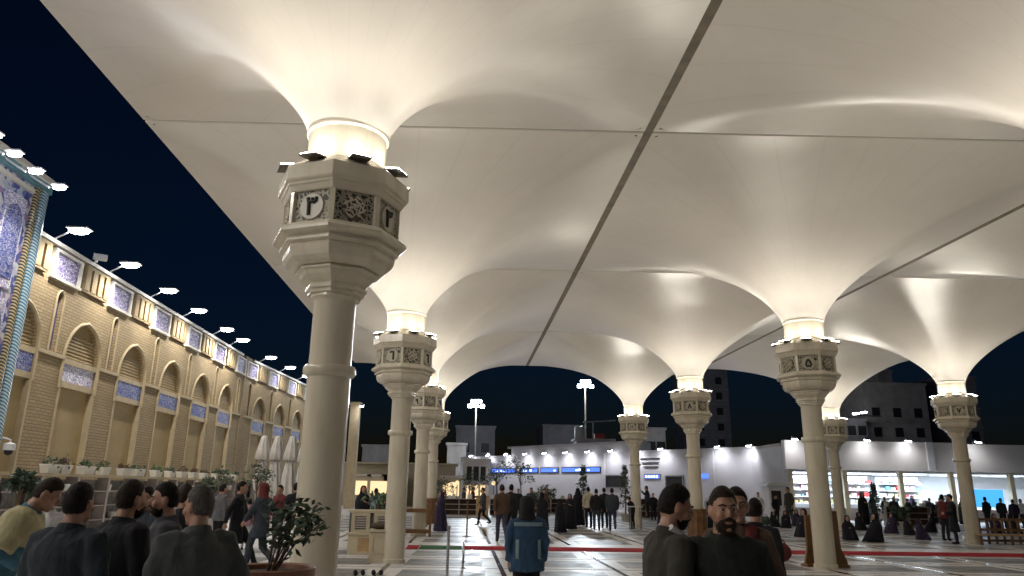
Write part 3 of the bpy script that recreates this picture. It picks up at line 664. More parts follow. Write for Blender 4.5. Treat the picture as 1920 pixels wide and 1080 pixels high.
for k in range(3):
    x0, x1 = wall_s(1203+3*k), wall_s(1240-2*k); MB().box(x0, x1, -0.12, 0, 4.15-k*0.33, 4.22-k*0.33).build('louvre', 'dark', rw)
x0, x1 = wall_s(1210), wall_s(1240); o = MB().box(x0, x1, -0.08, 0, 2.55, 2.95).build('screen_housing', 'dark', rw)
MB().box(x0+.05, x1-.05, -0.10, -0.082, 2.6, 2.9).build('led_screen', 'screen_blue', o)
mb = MB()
for k in range(5): mb.box(x0+.15+k*.27, x0+.32+k*.27, -0.112, -0.102, 2.66, 2.84)
mb.build('led_text', 'screen_white', o)
x0 = wall_s(1318); MB().box(x0, x0+.55, -0.1, 0, 2.6, 2.95).build('led_screen', 'screen_blue', rw)
def wall_lamp(par_loc, rz, label, grp, power=150):
    t = thing('wall_lamp', label, 'wall lamp', par_loc, rz, grp)
    MB().tube([(0, 0.1, 0.02), (0, -0.1, 0.12), (0, -0.5, 0.12)], 0.025, 6).build('arm', 'grey_metal', t)
    h = MB().cbox((0, -0.55, 0.12), (0.30, 0.26, 0.10), 0, R(25)).build('lamp_head', 'grey_metal', t); MB().cbox((0, -0.56, 0.05), (0.28, 0.26, 0.05), 0, R(25)).build('led_panel', 'led_cool', h)
    spot('wall_beam', (0, -1.05, -0.02), (0, 0.25, -1), power, (0.93, 0.94, 1.0), t, R(150), 0.9, 0.10)
for k, px in enumerate((889, 921, 955, 991, 1028, 1068, 1110, 1154, 1201, 1249, 1357, 1418)):
    p = W0 + wu*wall_s(px) + Vector((0, 0, HW+0.1))
    wall_lamp(p, wang, 'bright lamp over the pale rear wall, %s counted from the white gatehouse' % (ordn+['eleventh', 'twelfth'])[k], 'lamps along the rear wall', 165)
# rooftop clutter
def on_roof(px, Y): return spot_at(px, Y)
t = thing('roof_hut', 'pale rooftop plant room behind the rear wall', 'plant room', on_roof(1117, 68)+Vector((0, 0, 5.3)))
MB().box(-1.7, 1.7, 0, 2, 0, 0.75).build('wall', 'wall_white', t); MB().box(-1.9, 1.9, -0.2, 2.2, 0.75, 0.9).build('roof', 'wall_white', t)
MB().box(-1.6, 1.6, 0.1, 1.9, -0.4, 0).build('plinth', 'concrete_mid', t)
o = tag(MB().lathe([(0.5, 0), (0.5, 1.0), (0.42, 1.12), (0.1, 1.18)], 20).build('water_tank', 'blue_tank', None, 40, loc=on_roof(1088, 68.5)+Vector((0, 0, 6.2))), 'white cylindrical water tank on the plant room roof', 'water tank')
o = tag(MB().box(-0.45, 0.45, 0, 0.6, 0, 0.5).build('roof_unit', 'red_paint', None, 0, 0.03, on_roof(1126, 68.5)+Vector((0, 0, 6.2))), 'red box on the plant room roof', 'box')
t = thing('roof_frame', 'steel pipe frame standing on the plant room roof', 'frame', on_roof(1112, 68)+Vector((0, 0, 6.2)))
for x in (-0.6, 0.1): MB().tube([(x, 0, 0), (x, 0, 1.5)], 0.05, 8).build('post', 'grey_metal', t)
MB().tube([(-0.8, 0, 1.5), (2.2, 0, 1.75)], 0.06, 8).build('rail', 'grey_metal', t)
# white gatehouse with pillars at the end of the wall
g0 = base_at(892, 74); t = thing('gatehouse', 'small white gatehouse with dark pillared opening left of the rear wall', 'gatehouse', g0)
MB().box(-1.3, 1.3, 0.3, 3, 0, 4.25).build('wall', 'fascia', t); MB().box(-1.45, 1.45, -0.1, 3, 4.25, 4.45).build('coping', 'fascia', t)
MB().box(-1.0, 1.0, 0.26, 0.3, 2.35, 3.7).build('opening', 'dark', t); MB().box(-1.0, 1.0, 0.2, 0.31, 0.0, 1.9).build('doorway', 'booth_light', t)
for x in (-1.0, -0.35, 0.35, 1.0): MB().lathe([(0.09, 0), (0.09, 3.7)], 10, (x, 0.1, 0)).build('pillar', 'fascia', t, 40)
MB().box(-1.2, 1.2, -0.5, 0.25, 1.98, 2.3).build('awning', 'fascia', t)
# beige service building with lit booths
b0 = base_at(775, 66)
t = thing('service_building', 'low beige building with glowing booth windows beyond the columns', 'building', b0)
MB().box(-11, 3.6, 2.0, 6, 0, 3.6).build('wall', 'beige_wall', t); MB().box(-11.2, 3.8, 1.6, 6, 3.6, 3.75).build('coping', 'beige_wall', t)
for k, px in enumerate((668, 706, 734, 845, 912)):
    p = spot_at(px, 64); q = p - b0
    if px > 900: continue
    o = MB().box(q.x-0.85, q.x+0.85, -0.5, 2.0, 0, 2.5).build('booth', 'beige_stone', t); MB().box(q.x-0.7, q.x+0.7, -0.54, -0.502, 0.95, 2.1).build('window', 'booth_light', o)
    MB().box(q.x-1.0, q.x+1.0, -0.7, 2.0, 2.5, 2.66).build('awning', 'fascia', o)
for k, px in enumerate((857, 925)):
    t = thing('globe_lamp', ('lit globe lamp beside the beige booth', 'lit globe lamp beside the white gatehouse')[k], 'lamp', spot_at(px, 62), 0, 'globe lamps')
    MB().tube([(0, 0, 0), (0, 0, 1.9)], 0.04, 8).build('post', 'grey_metal', t); MB().ell((0, 0, 2.05), (0.17, 0.17, 0.17), 16, 10).build('globe', 'booth_light', t, 80)
# pale tower edge seen just right of the nearest column
o = thing('corner_tower', 'pale plastered corner pier just right of the nearest column', 'pier', spot_at(655, 58)); MB().box(-0.35, 0.35, 0, 0.8, 0, 7.8).build('shaft', 'stone_trim', o); MB().box(-0.45, 0.45, -0.1, 0.9, 7.8, 8.0).build('cap', 'stone_trim', o)
wall_lamp(spot_at(668, 57.5)+Vector((0, 0.6, 7.6)), 0, 'bright lamp on top of the pale corner pier', 'lamps along the rear wall', 60)

# ================================================================== SHOP (right)
S0 = base_at(1478, 47); SANG = ROT*0.6
sp_ = thing('shop_building', 'flat roofed shop with white fascia and brightly lit glass front', 'shop', S0, SANG)
FX = [(0, 11.4), (11.45, 26)]
for k, (a, b_) in enumerate(FX):
    MB().box(a, b_, 0.0+0.25*k, 0.5+0.25*k, 3.12, 4.95-0.05*k).build('fascia', 'fascia', sp_)
MB().box(9.35, 9.8, -0.12, 0.3, 3.12, 4.97).build('fascia_pilaster', 'white_paint', sp_)
MB().box(0, 26, 0.75, 8, 4.6, 4.8).build('roof', 'concrete_mid', sp_); MB().box(-0.02, 0.3, 0.5, 8, 0, 4.6).build('side_wall', 'wall_white', sp_)
MB().box(0.3, 26, 7.6, 8, 0, 4.6).build('back_wall', 'white_paint', sp_); MB().box(0.3, 26, 0.8, 7.6, 3.0, 3.1).build('ceiling', 'white_paint', sp_)
MB().box(0.3, 26, 0.5, 0.7, 0, 0.75).build('plinth', 'concrete_mid', sp_)
for x in (0.3, 3.9, 7.6, 11.0, 11.9, 15.0, 19): MB().box(x, x+0.28, 0.45, 0.75, 0, 3.12).build('mullion', 'beige_wall', sp_)
for a, b_ in ((0.58, 3.9), (4.18, 7.6), (7.88, 11.0), (12.18, 15.0), (15.28, 19)): MB().box(a, b_, 0.58, 0.60, 0.75, 3.1).build('glass_pane', 'glass', sp_)
for a in (1.2, 4.6, 8.2, 12.4, 16.2): MB().box(a, a+2.3, 2.2, 5.0, 2.95, 2.99).build('ceiling_light', 'shop_light', sp_)
for k in range(14):
    if 5 <= k <= 8: pass
    MB().box(12.4, 18.6, 0.9, 0.95, 2.1+k*0.07, 2.13+k*0.07).build('blind_slat', 'white_paint', sp_)
MB().box(12.3, 15.2, 1.6, 1.65, 0.9, 2.05).build('display_screen', 'shop_cyan', sp_)
gc = ['paper', 'white_paint', 'teal', 'wood_pale', 'blue_tank', 'red_paint', 'pink_cl', 'yellow_cloth']
su = [('first', 0.7), ('second', 4.4), ('third', 8.0)]
for k, (nmx, a) in enumerate(su):
    t = thing('shop_shelf', 'white shop shelving filled with goods, %s behind the glass' % nmx, 'shelf', S0, SANG, 'shelving inside the shop')
    MB().box(a, a+3.0, 4.2, 4.25, 0, 2.8).build('back', 'white_paint', t)
    for z in (0.5, 0.95, 1.4, 1.85, 2.3): MB().box(a, a+3.0, 3.7, 4.2, z, z+0.04).build('shelf', 'white_paint', t)
    for zi, z in enumerate((0.95, 1.4, 1.85, 2.3)):
        u = a+0.05; gi = 0
        while u < a+2.7:
            wdt = r2.uniform(0.12, 0.4); hh = r2.uniform(0.12, 0.33)
            g = MB().box(u, u+wdt, 3.75, 4.1, z+0.04, z+0.04+hh).build('goods_box', gc[(gcol := r2.randrange(8))], None, loc=S0); g.rotation_euler.z = SANG
            gi += 1; tag(g, '%s package, %s along the %s row of the %s shop shelf' % (('off white', 'white', 'teal', 'tan', 'grey blue', 'red', 'pink', 'yellow')[gcol], ORDS[gi-1], ('lowest', 'second', 'third', 'top')[zi], nmx), 'box', 'goods on the %s shop shelf' % nmx)
            u += wdt+r2.uniform(0.03, 0.15)
for k, px in enumerate((1497, 1633, 1710, 1840)):
    p = spot_at(px, 46.6); q = Vector((p.x, S0.y + math.tan(SANG)*(p.x-S0.x), 4.93))
    wall_lamp(q, SANG, 'bright lamp over the shop fascia, %s from its left corner' % ordn[k], 'lamps above the shop', 90)
for k, x in enumerate((2.5, 6.5, 10, 14, 17.5)):
    l = bpy.data.lights.new('shop_ceiling', 'AREA'); l.energy = 480; l.color = (0.72, 0.88, 1.0); l.size = 2.0
    o = bpy.data.objects.new('shop_ceiling', l); COL.objects.link(o); o.parent = sp_; o.location = (x, 3.2, 2.9)
# white kiosk before the wall
kq = spot_at(1461, 44); t = thing('kiosk', 'small white kiosk with rounded roof in front of the rear wall', 'kiosk', kq)
MB().box(-0.62, 0.62, 0, 1.2, 0, 2.0).build('body', 'white_paint', t, None, 0.04); MB().box(-0.5, 0.1, -0.02, 0.03, 0.9, 1.75).build('window', 'dark', t)
MB().prism([(-0.78, 0)]+[(0.78*math.sin(a)-0.0, 0.30*math.cos(a)) for a in [-1.4+0.28*i for i in range(11)]]+[(0.78, 0)], lambda u, v, d: (u, d, 2.0+max(0, v)), -0.15, 1.3).build('roof', 'white_paint', t)

# ================================================================== MASTS AND NIGHT CITY
def mast(px, py, Y, label, power):
    top = atY(px, py, Y); t = thing('floodlight_mast', label, 'floodlight mast', (top.x, top.y, 0), 0, 'floodlight masts')
    MB().tube([(0, 0, 0), (0, 0, top.z+0.5)], [0.16, 0.08], 10).build('pole', 'lamp_body', t, 50); MB().box(-1.0, 1.0, -0.1, 0.1, top.z-0.4, top.z-0.3).build('crossbar', 'grey_metal', t)
    for (x, z) in ((-0.75, -0.3), (0, -0.25), (0.75, -0.3), (-0.38, 0.25), (0.4, 0.3)):
        h = MB().cbox((x, -0.2, top.z+z), (0.52, 0.2, 0.42), 0, R(-20)).build('lamp_head', 'grey_metal', t); MB().cbox((x, -0.32, top.z+z-0.04), (0.46, 0.05, 0.36), 0, R(-20)).build('led_panel', 'led_cool', h)
    l = bpy.data.lights.new('mast_light', 'POINT'); l.energy = power; l.color = (0.80, 0.90, 1.0); l.shadow_soft_size = 0.9
    o = bpy.data.objects.new('mast_light', l); COL.objects.link(o); o.parent = t; o.location = (0, -0.9, top.z)
mast(893, 757, 88, 'floodlight mast rising above the white gatehouse', 7500); mast(1097, 720, 88, 'floodlight mast above the rooftop water tank, the higher of two', 7500)
def tower(px0, px1, ytop, Y, mat, label, fl_h=3.2, win=None, lit=0.05, dep=12):
    a, b_ = spot_at(px0, Y), spot_at(px1, Y); top = atY((px0+px1)/2, ytop, Y).z; W_ = b_.x-a.x
    t = thing('city_building', label, 'building', a, 0, 'night buildings behind the court')
    MB().box(0, W_, 0, dep, 0, top).build('wall', mat, t); MB().box(-0.2, W_+0.2, -0.2, dep, top, top+0.35).build('parapet', mat, t)
    nf = int(top//fl_h); nw = max(2, int(W_//3.0)); r_ = random.Random(px0)
    wm = MB().box(-0.65, 0.65, -0.06, 0.02, 0, 1.5).mesh('window', 'dark'); wl = MB().box(-0.65, 0.65, -0.06, 0.02, 0, 1.5).mesh('window', 'far_window')
    sm = MB().box(-0.8, 0.8, -0.2, 0.02, -0.16, -0.02).mesh('sill', 'concrete_mid')
    for f in range(nf):
        if f*fl_h < 4: continue
        MB().box(0, W_, -0.15, 0, f*fl_h-0.1, f*fl_h+0.1).build('floor_band', 'concrete_mid', t)
        for k in range(nw):
            wo = link('window', wl if r_.random() < lit else wm, t, (W_*(k+0.5)/nw, 0, f*fl_h+1.0)); link('sill', sm, wo)
tower(1640, 1762, 722, 116, 'concrete_mid', 'dim concrete apartment block with banded floors above the shop')
tower(1672, 1700, 698, 122, 'concrete_mid', 'small roof tower behind the banded apartment block', dep=8)
tower(1800, 1862, 710, 120, 'concrete_dark', 'dark block right of column seven')
tower(1600, 1640, 790, 114, 'concrete_dark', 'low dark block between column ten and the banded apartment block')
tower(1302, 1378, 690, 150, 'concrete_dark', 'tall unlit tower seen behind column eight')
tower(1215, 1252, 806, 112, 'concrete_mid', 'low grey block between columns eleven and eight')
tower(852, 926, 802, 125, 'concrete_dark', 'dark block behind the left floodlight mast')
tower(836, 872, 835, 100, 'concrete_mid', 'small grey block behind the far left column')
tower(675, 742, 838, 112, 'concrete_mid', 'low pale block behind the beige booths')
tower(1018, 1085, 800, 130, 'concrete_dark', 'dark block behind the rooftop plant room')
t = thing('sign_strip', 'row of small white lights high on a distant roof', 'sign', atY(1612, 776, 110))
for k in range(4): MB().box(-1.1+k*0.62, -0.68+k*0.62, 0, 0.1, -0.12+k*0.1, 0.08+k*0.1).build('light', 'led_cool', t)
tag(MB().box(-0.6, 3.2, -0.3, 0.3, -0.35, -0.2).build('rail', 'grey_metal', t))

# ================================================================== PEOPLE
def rotx(p, a): c, s = math.cos(a), math.sin(a); return Vector((p[0], p[1]*c-p[2]*s, p[1]*s+p[2]*c))
TO_MESH = []
def remesh(o, vox, smooth=3):
    m1 = o.modifiers.new('skin', 'REMESH'); m1.mode = 'VOXEL'; m1.voxel_size = vox; m1.use_smooth_shade = True
    m2 = o.modifiers.new('smooth', 'SMOOTH'); m2.factor = 0.5; m2.iterations = smooth
    TO_MESH.append(o)
ARMS = {'down': ((.245, -.03, .21), (.235, .05, -.04)), 'front': ((.265, .0, .21), (.05, .25, .13)), 'pocket': ((.30, -.08, .20), (.20, .05, -.02)),
        'swingf': ((.235, .10, .22), (.20, .24, .06)), 'swingb': ((.25, -.14, .24), (.26, -.18, -.01)), 'up': ((.24, .17, .33), (.08, .30, .50)), 'back': ((.26, -.12, .22), (.04, -.17, .08)),
        'knee': ((.27, .12, .24), (.20, .30, .10))}
LEGS = {'stand': (((.10, .015, .50), (.105, -.03, .085)), ((.10, .015, .50), (.105, -.03, .085))),
        'walk': (((.09, .16, .52), (.09, .22, .10)), ((.09, -.02, .48), (.09, -.34, .17))),
        'stride': (((.09, .25, .54), (.10, .42, .11)), ((.09, -.10, .50), (.09, -.48, .20))),
        'sit': (((.30, .30, .16), (-.06, .36, .08)), ((.30, .30, .16), (-.02, .30, .10)))}
def person(pos, face, label, top='black', bottom='black2', hair='hair', legs='stand', arms=('down', 'down'), H=1.70, lean=0.0, look=(0, 0), vox=0.016, coat=0.0,
           beard=None, hood=None, faceparts=False, girth=1.0, extras=(), group='people in the court'):
    s = H/1.72; hz = 0.92 if legs != 'sit' else 0.13
    hip = Vector((0, 0, hz))
    T = lambda p: (hip + rotx(p, -lean))*s                     # torso frame -> local
    HC = Vector((0, 0.035, 0.660))
    hrot = Matrix.Rotation(R(look[0]), 3, 'Z') @ Matrix.Rotation(R(-look[1]), 3, 'X')
    Hd = lambda p: T(HC + hrot @ Vector(p))
    hm = (Matrix.Rotation(-lean, 3, 'X') @ hrot) * s
    hell = lambda mb, c, r_, n=14, k=10: mb.ell(Hd(c), r_, n, k, hm)
    # ---- body: one continuous skin mesh
    b = MB()
    hell(b, (0, -0.005, 0.01), (.074, .094, .112), 18, 12); hell(b, (0, .032, -.062), (.054, .058, .058)); hell(b, (0, .100, -.012), (.012, .022, .026)); hell(b, (0, .082, .030), (.048, .014, .011))
    for sx in (-1, 1): hell(b, (sx*.038, .062, -.028), (.026, .026, .026)); hell(b, (sx*.077, -.008, -.006), (.012, .022, .034))
    hell(b, (0, .084, -.060), (.024, .013, .012)); hell(b, (0, .076, -.098), (.022, .02, .018))
    b.tube([Hd((0, -.01, -.04)), T((0, .0, .56)), T((0, -.005, .46))], [.056*s, .058*s, .075*s], 12)
    b.loft([[T((wx*math.cos(a), wy*math.sin(a), z)) for a in [2*PI*j/14 for j in range(14)]] for z, wx, wy in ((-.08, .12, .09), (.1, .13, .09), (.35, .15, .09), (.48, .11, .07), (.52, .06, .06))])
    lg = LEGS[legs]
    for i, sx in enumerate((-1, 1)):
        kn, an = lg[i]; kn = Vector((kn[0]*sx, kn[1], kn[2]))*s; an = Vector((an[0]*sx, an[1], an[2]))*s
        b.tube([T((sx*.085, 0, .0)), kn, an, an+Vector((0, .06, -.05))*s], [.06*s, .045*s, .032*s, .026*s], 8)
        el, ha = ARMS[arms[i]]; sh = T((sx*.165, 0, .455)); el = T((el[0]*sx, el[1], el[2])); ha = T((ha[0]*sx, ha[1], ha[2])); d = (ha-el).normalized()
        b.tube([sh, el, ha], [.045*s, .034*s, .026*s], 8)
        lat = d.cross(Vector((sx*1.0, 0.15, 0))); lat = (lat if lat.length > .1 else Vector((0, 1, 0))).normalized(); nrm = d.cross(lat).normalized()
        if nrm.dot(Vector((-sx, 0, 0))) < 0: nrm = -nrm
        fr = max(.0085, vox*0.75)
        pm = Matrix((lat, nrm, d)).transposed()
        b.ell(ha+d*.05*s, (.040*s, .017*s, .052*s), 12, 8, pm)
        for k in range(4):
            L = (.062, .074, .070, .055)[k]*s; p0 = ha+d*.085*s+lat*(k-1.5)*.0205*s; p1 = p0+d*L*.55+nrm*.006; p2 = p1+(d*.75+nrm*.65).normalized()*L*.55
            b.tube([p0-d*.03, p0, p1, p2], [fr, fr, fr*.95, fr*.8], 6)
        q0 = ha+d*.03*s-lat*.032*s; q1 = q0+(d*.8-lat*.7+nrm*.3).normalized()*.042*s; b.tube([q0+lat*.015, q0, q1, q1+(d+nrm*.4).normalized()*.03*s], [fr*1.15, fr*1.15, fr, fr*.85], 6)
    root = b.build('person', 'skin'); root.location = pos; root.rotation_euler.z = R(face); remesh(root, vox, 2); tag(root, label, 'person', group)
    # ---- trousers and shoes
    t = MB(); cv = max(0.016, vox*1.25)
    t.loft([[T((wx*math.cos(a), wy*math.sin(a), z)) for a in [2*PI*j/14 for j in range(14)]] for z, wx, wy in ((-.10, .12, .10), (-.04, .165*girth, .125*girth), (.05, .17*girth, .125*girth), (.14, .15, .11))])
    for i, sx in enumerate((-1, 1)):
        sh_ = MB()
        kn, an = lg[i]; kn = Vector((kn[0]*sx, kn[1], kn[2]))*s; an = Vector((an[0]*sx, an[1], an[2]))*s; hp = T((sx*.085, 0, -.01))
        t.tube([hp, hp.lerp(kn, .5)+Vector((0, .01, 0)), kn, kn.lerp(an, .45)+Vector((0, -.015, 0)), an+(an-kn).normalized()*.01], [.098*s, .088*s, .068*s, .064*s, .055*s], 12)
        td = Vector((0, 1, 0)) if legs != 'sit' else Vector((-sx*.5, .6, 0)).normalized()
        dz = -an.z+.045*s if an.z < .12*s else -.045*s
        sh_.ell(an+td*.055*s+Vector((0, 0, dz)), (.047*s, .135*s, .045*s), 12, 8, Matrix.Rotation(math.atan2(-td.x, td.y), 3, 'Z')); sh_.ell(an+Vector((0, -.01*s, -.01)), (.045*s, .055*s, .055*s)); remesh(sh_.build('shoe', 'black2', root), cv, 1)
    remesh(t.build('trousers', bottom, root), cv)
    # ---- jacket
    j = MB(); g = girth
    prof = [(-.10-coat, .20*g+coat*.12, .145*g+coat*.08), (-.02-coat*.5, .195*g, .142*g), (.10, .185*g, .135*g), (.22, .19*g, .135*g), (.36, .205*g, .14*g), (.43, .195*g, .125*g), (.475, .165, .10), (.51, .10, .078), (.535, .068, .066)]
    j.loft([[(T((wx*math.cos(a), wy*math.sin(a)*(1+.0*z), z)) if z > -.05 else ((hip+Vector((wx*math.cos(a), wy*math.sin(a)-lean*.0, z)))*s)) for a in [2*PI*q/18 for q in range(18)]] for z, wx, wy in prof])
    for i, sx in enumerate((-1, 1)):
        el, ha = ARMS[arms[i]]; sh = T((sx*.165*g, 0, .435)); el = T((el[0]*sx, el[1], el[2])); ha = T((ha[0]*sx, ha[1], ha[2]))
        j.tube([T((sx*.12, 0, .44)), sh, sh.lerp(el, .5), el, el.lerp(ha, .5), ha-(ha-el).normalized()*.005], [.085*s, .084*s, .070*s, .062*s, .055*s, .047*s], 12)
    jo = j.build('jacket', top, root); remesh(jo, cv)
    c = MB(); c.loft([[T((r_*math.cos(a)*1.05, r_*math.sin(a)+yo, z-.012*math.sin(a))) for a in [2*PI*q/18 for q in range(18)]] for z, r_, yo in ((.485, .092, .0), (.51, .084, .002), (.538, .074, .002), (.540, .066, .002), (.51, .066, .002))])
    c.build('collar', top, root, 60)
    # ---- hair
    hs = MB(); rr = random.Random(int(abs(pos[0])*97+abs(pos[1])*31)); rings = []; n1, n2 = 26, 18
    for i in range(n2+1):
        th = min(max(PI*i/n2, .05), PI-.05); row = []
        for q in range(n1):
            a = 2*PI*q/n1; u = Vector((math.sin(th)*math.cos(a), math.sin(th)*math.sin(a), math.cos(th)))
            e = min(1, max(0, (u.y+.45)/1.15)); e = e*e*(3-2*e); thr = -.72+e*1.20
            if abs(u.x) > .75 and u.y > -.1: thr = max(thr, .05)
            k = min(1, max(0, (u.z-thr)/.22)); kk = .90+.15*k+.03*max(0, u.z)*k+(rr.uniform(-.02, .022) if k > .3 else 0)
            row.append(Hd((u.x*.0775*kk, u.y*.0975*kk-.006, u.z*.117*kk+.012)))
        rings.append(row)
    if hood is None and hair:
        hs.loft(rings)
        if vox <= .0076:
            for _ in range(900):
                i = rr.randrange(1, n2); q = rr.randrange(n1); p = Vector(rings[i][q]); c0 = Hd((0, -.006, .012)); nn = (p-c0).normalized()
                u = hm.inverted() @ nn; e = min(1, max(0, (u.normalized().y+.45)/1.15)); e = e*e*(3-2*e)
                if u.normalized().z < -.60+e*1.20: continue
                p = p.lerp(Vector(rings[i-1][(q+1) % n1]), rr.random()*.5); d = (Vector((rr.gauss(0, .5), rr.gauss(-.4, .5), -.8))); d = (d-nn*d.dot(nn)*.75).normalized(); w2 = d.cross(nn).normalized()*.0022
                L = rr.uniform(.018, .036); o = len(hs.v); hs.v += [tuple(p-w2), tuple(p+w2), tuple(p+d*L+nn*.006)]; hs.face((o, o+1, o+2))
        hs.build('hair', hair, root, 70)
    if beard:
        bm_ = MB(); rings = []
        for i in range(13):
            th = min(max(PI*i/12, .05), PI-.05); row = []
            for q in range(20):
                a = 2*PI*q/20; u = Vector((math.sin(th)*math.cos(a), math.sin(th)*math.sin(a), math.cos(th)))
                inb = u.z < .50-.5*abs(u.x)*(u.y < .3) and u.y > -.35 and not (abs(u.x) < .40 and u.y > .4 and -.12 < u.z < .12)
                kk = 1.03 if inb else .84
                row.append(Hd((u.x*.057*kk, u.y*.066*kk+.032, u.z*.060*kk-.068)))
            rings.append(row)
        bm_.loft(rings)
        for i in range(2, 11):
            for q in range(20):
                p = Vector(rings[i][q]); c0 = Hd((0, .032, -.068)); nn = (p-c0)
                if nn.length < .057*s: continue
                for _ in range(3):
                    p2 = p+Vector((rr.gauss(0, .005), rr.gauss(0, .005), rr.gauss(0, .005))); d = (nn.normalized()*.5+Vector((rr.gauss(0, .4), rr.gauss(0, .4), -1))).normalized(); w2 = Vector((.0018, 0, 0)); o = len(bm_.v); bm_.v += [tuple(p2-w2), tuple(p2+w2), tuple(p2+d*rr.uniform(.008, .018))]; bm_.face((o, o+1, o+2))
        bm_.build('beard', beard, root, 70)
        mo = MB(); mo.tube([Hd((-.032, .088, -.052)), Hd((0, .104, -.041)), Hd((.032, .088, -.052))], [.005*s, .009*s, .005*s], 8); mo.build('moustache', beard, root, 70)
    if hood:
        ho = MB(); ho.loft([[Hd((wx*math.cos(a), (wy*math.sin(a))*(.55 if math.sin(a) > .5 and -.10 < z < .09 else 1)+yo, z)) for a in [2*PI*q/20 for q in range(20)]] for z, wx, wy, yo in ((.135, .02, .03, -.01), (.128, .06, .07, -.01), (.09, .092, .112, -.01), (.02, .102, .122, -.015), (-.06, .10, .115, -.015), (-.12, .11, .105, -.02), (-.18, .14, .11, -.035))])
        ho.build('hood', hood, root, 70)
    if faceparts:
        for sx in (-1, 1):
            e = MB(); e.ell(Hd((sx*.031, .0835, .006)), (.0125*s, .007*s, .0055*s), 12, 8, hm.normalized()); eo = e.build('eye', 'eye_white', root, 80)
            e = MB(); e.ell(Hd((sx*.031, .0905, .006)), (.0065*s, .004*s, .0065*s), 10, 6, hm.normalized()); e.build('iris', 'ink', eo, 80)
            e = MB(); e.tube([Hd((sx*.012, .096, .026)), Hd((sx*.032, .094, .034)), Hd((sx*.055, .078, .026))], [.004*s, .0055*s, .003*s], 6); e.build('eyebrow', 'hair', root, 60)
        e = MB(); e.tube([Hd((-.024, .089, -.061)), Hd((0, .098, -.060)), Hd((.024, .089, -.061))], [.003*s, .0065*s, .003*s], 8); e.build('mouth', 'lip', root, 60)
    for ex in extras: ex(root, T, s)
    return root
def chador(pos, face, label, H=1.62, seated=False, mat='chador', vox=0.02, group='people in the court', arm=False):
    s = H/1.62 if not seated else H/0.92
    zh = 1.50 if not seated else 0.80
    b = MB(); C0 = Vector((0, .03, zh))
    b.ell(C0*s, (.074*s, .09*s, .112*s)); b.ell((C0+Vector((0, .03, -.06)))*s, (.055*s, .06*s, .06*s)); b.ell((C0+Vector((0, .095, -.01)))*s, (.014*s, .02*s, .025*s))
    b.tube([(C0+Vector((0, -.01, -.05)))*s, Vector((0, 0, zh-.25))*s, Vector((0, 0, .12 if seated else .3))*s], [.055*s, .13*s, .13*s], 12)
    b.tube([Vector((-.14, 0, zh-.26))*s, Vector((-.16, .16, zh-.42))*s, Vector((-.03, .22, zh-.36))*s], [.05*s, .04*s, .03*s], 8); b.ell(Vector((0, .225, zh-.35))*s, (.045*s, .03*s, .03*s))
    if not seated:
        for sx in (-1, 1): b.tube([Vector((sx*.08, 0, .45))*s, Vector((sx*.08, .02, .05))*s, Vector((sx*.08, .12, .03))*s], [.06*s, .035*s, .03*s], 8)
    root = b.build('person', 'skin'); root.location = pos; root.rotation_euler.z = R(face); remesh(root, vox, 2); tag(root, label, 'person', group)
    if seated: prof = [(.935, .03, .04, .01), (.92, .065, .075, .01), (.86, .098, .115, .0), (.77, .104, .118, .0), (.68, .12, .12, 0), (.60, .20, .14, 0), (.50, .245, .19, .03), (.32, .245, .24, .08), (.15, .265, .30, .12), (.03, .285, .34, .14), (.005, .275, .33, .14)]
    else: prof = [(1.635, .03, .04, .01), (1.62, .065, .075, .01), (1.56, .098, .115, .0), (1.47, .104, .118, .0), (1.38, .12, .12, 0), (1.30, .20, .14, 0), (1.15, .24, .19, .03), (.85, .245, .22, .03), (.45, .27, .25, .0), (.06, .32, .30, -.02), (.05, .30, .28, -.02)]
    N = 36; rings = []
    for i, (z, wx, wy, yo) in enumerate(prof):
        row = []
        for q in range(N):
            a = 2*PI*q/N; k = 1+.11*max(0, (i-4)/6)*math.sin(7*a+1.3*math.sin(3*a+face)+i*.25+face)+.05*max(0, (i-4)/6)*math.sin(3*a+face*2)
            y = math.sin(a)*wy*k
            if i in (2, 3) and math.sin(a) > .62: y *= .45
            row.append(((wx*k*math.cos(a)+.03*math.sin(face+i*.5)*max(0, (i-4)/6))*s, (y+yo)*s, z*s))
        rings.append(row)
    MB().loft(rings).build('chador', mat, root, 70)
    return root

NV, MV, FV = 0.0075, 0.014, 0.022
# --- left foreground group
person(spot_at(-6, 7.2), 80, 'man in black cut by the left picture edge', 'black2', 'black', vox=MV, H=1.60, arms=('front', 'front'))
def yoke(root, T, s):
    mb = MB(); mb.loft([[T((wx*math.cos(a), wy*math.sin(a), z)) for a in [2*PI*q/18 for q in range(18)]] for z, wx, wy in ((.27, .225, .160), (.36, .24, .170), (.43, .23, .155), (.478, .195, .125), (.515, .125, .098))])
    for sx in (-1, 1): el, ha = ARMS['front']; mb.tube([T((sx*.12, 0, .44)), T((sx*.165, 0, .435)), T((el[0]*sx, el[1], el[2]))], [.108*s, .108*s, .096*s], 12)
    remesh(mb.build('yoke', 'yellow_cloth', root), .016)
person(spot_at(14, 6.3), -72, 'bending man in pale yellow and teal jacket near the portal', 'teal_cloth', 'black2', 'hair_brown', arms=('front', 'front'), H=1.76, lean=.40, look=(0, 8), vox=NV, extras=(yoke,), girth=1.08, coat=.08)
person(spot_at(148, 4.75), -12, 'man in dark navy suit with black hair, back turned', 'suit_navy', 'suit_navy', 'hair', arms=('front', 'pocket'), H=1.655, vox=NV, coat=.10, girth=1.10)
person(spot_at(243, 5.3), -35, 'man in plain black, back turned, between the navy suit and the bearded man', 'black', 'black', 'hair_brown', arms=('pocket', 'front'), H=1.675, vox=NV, girth=1.10, beard='hair')
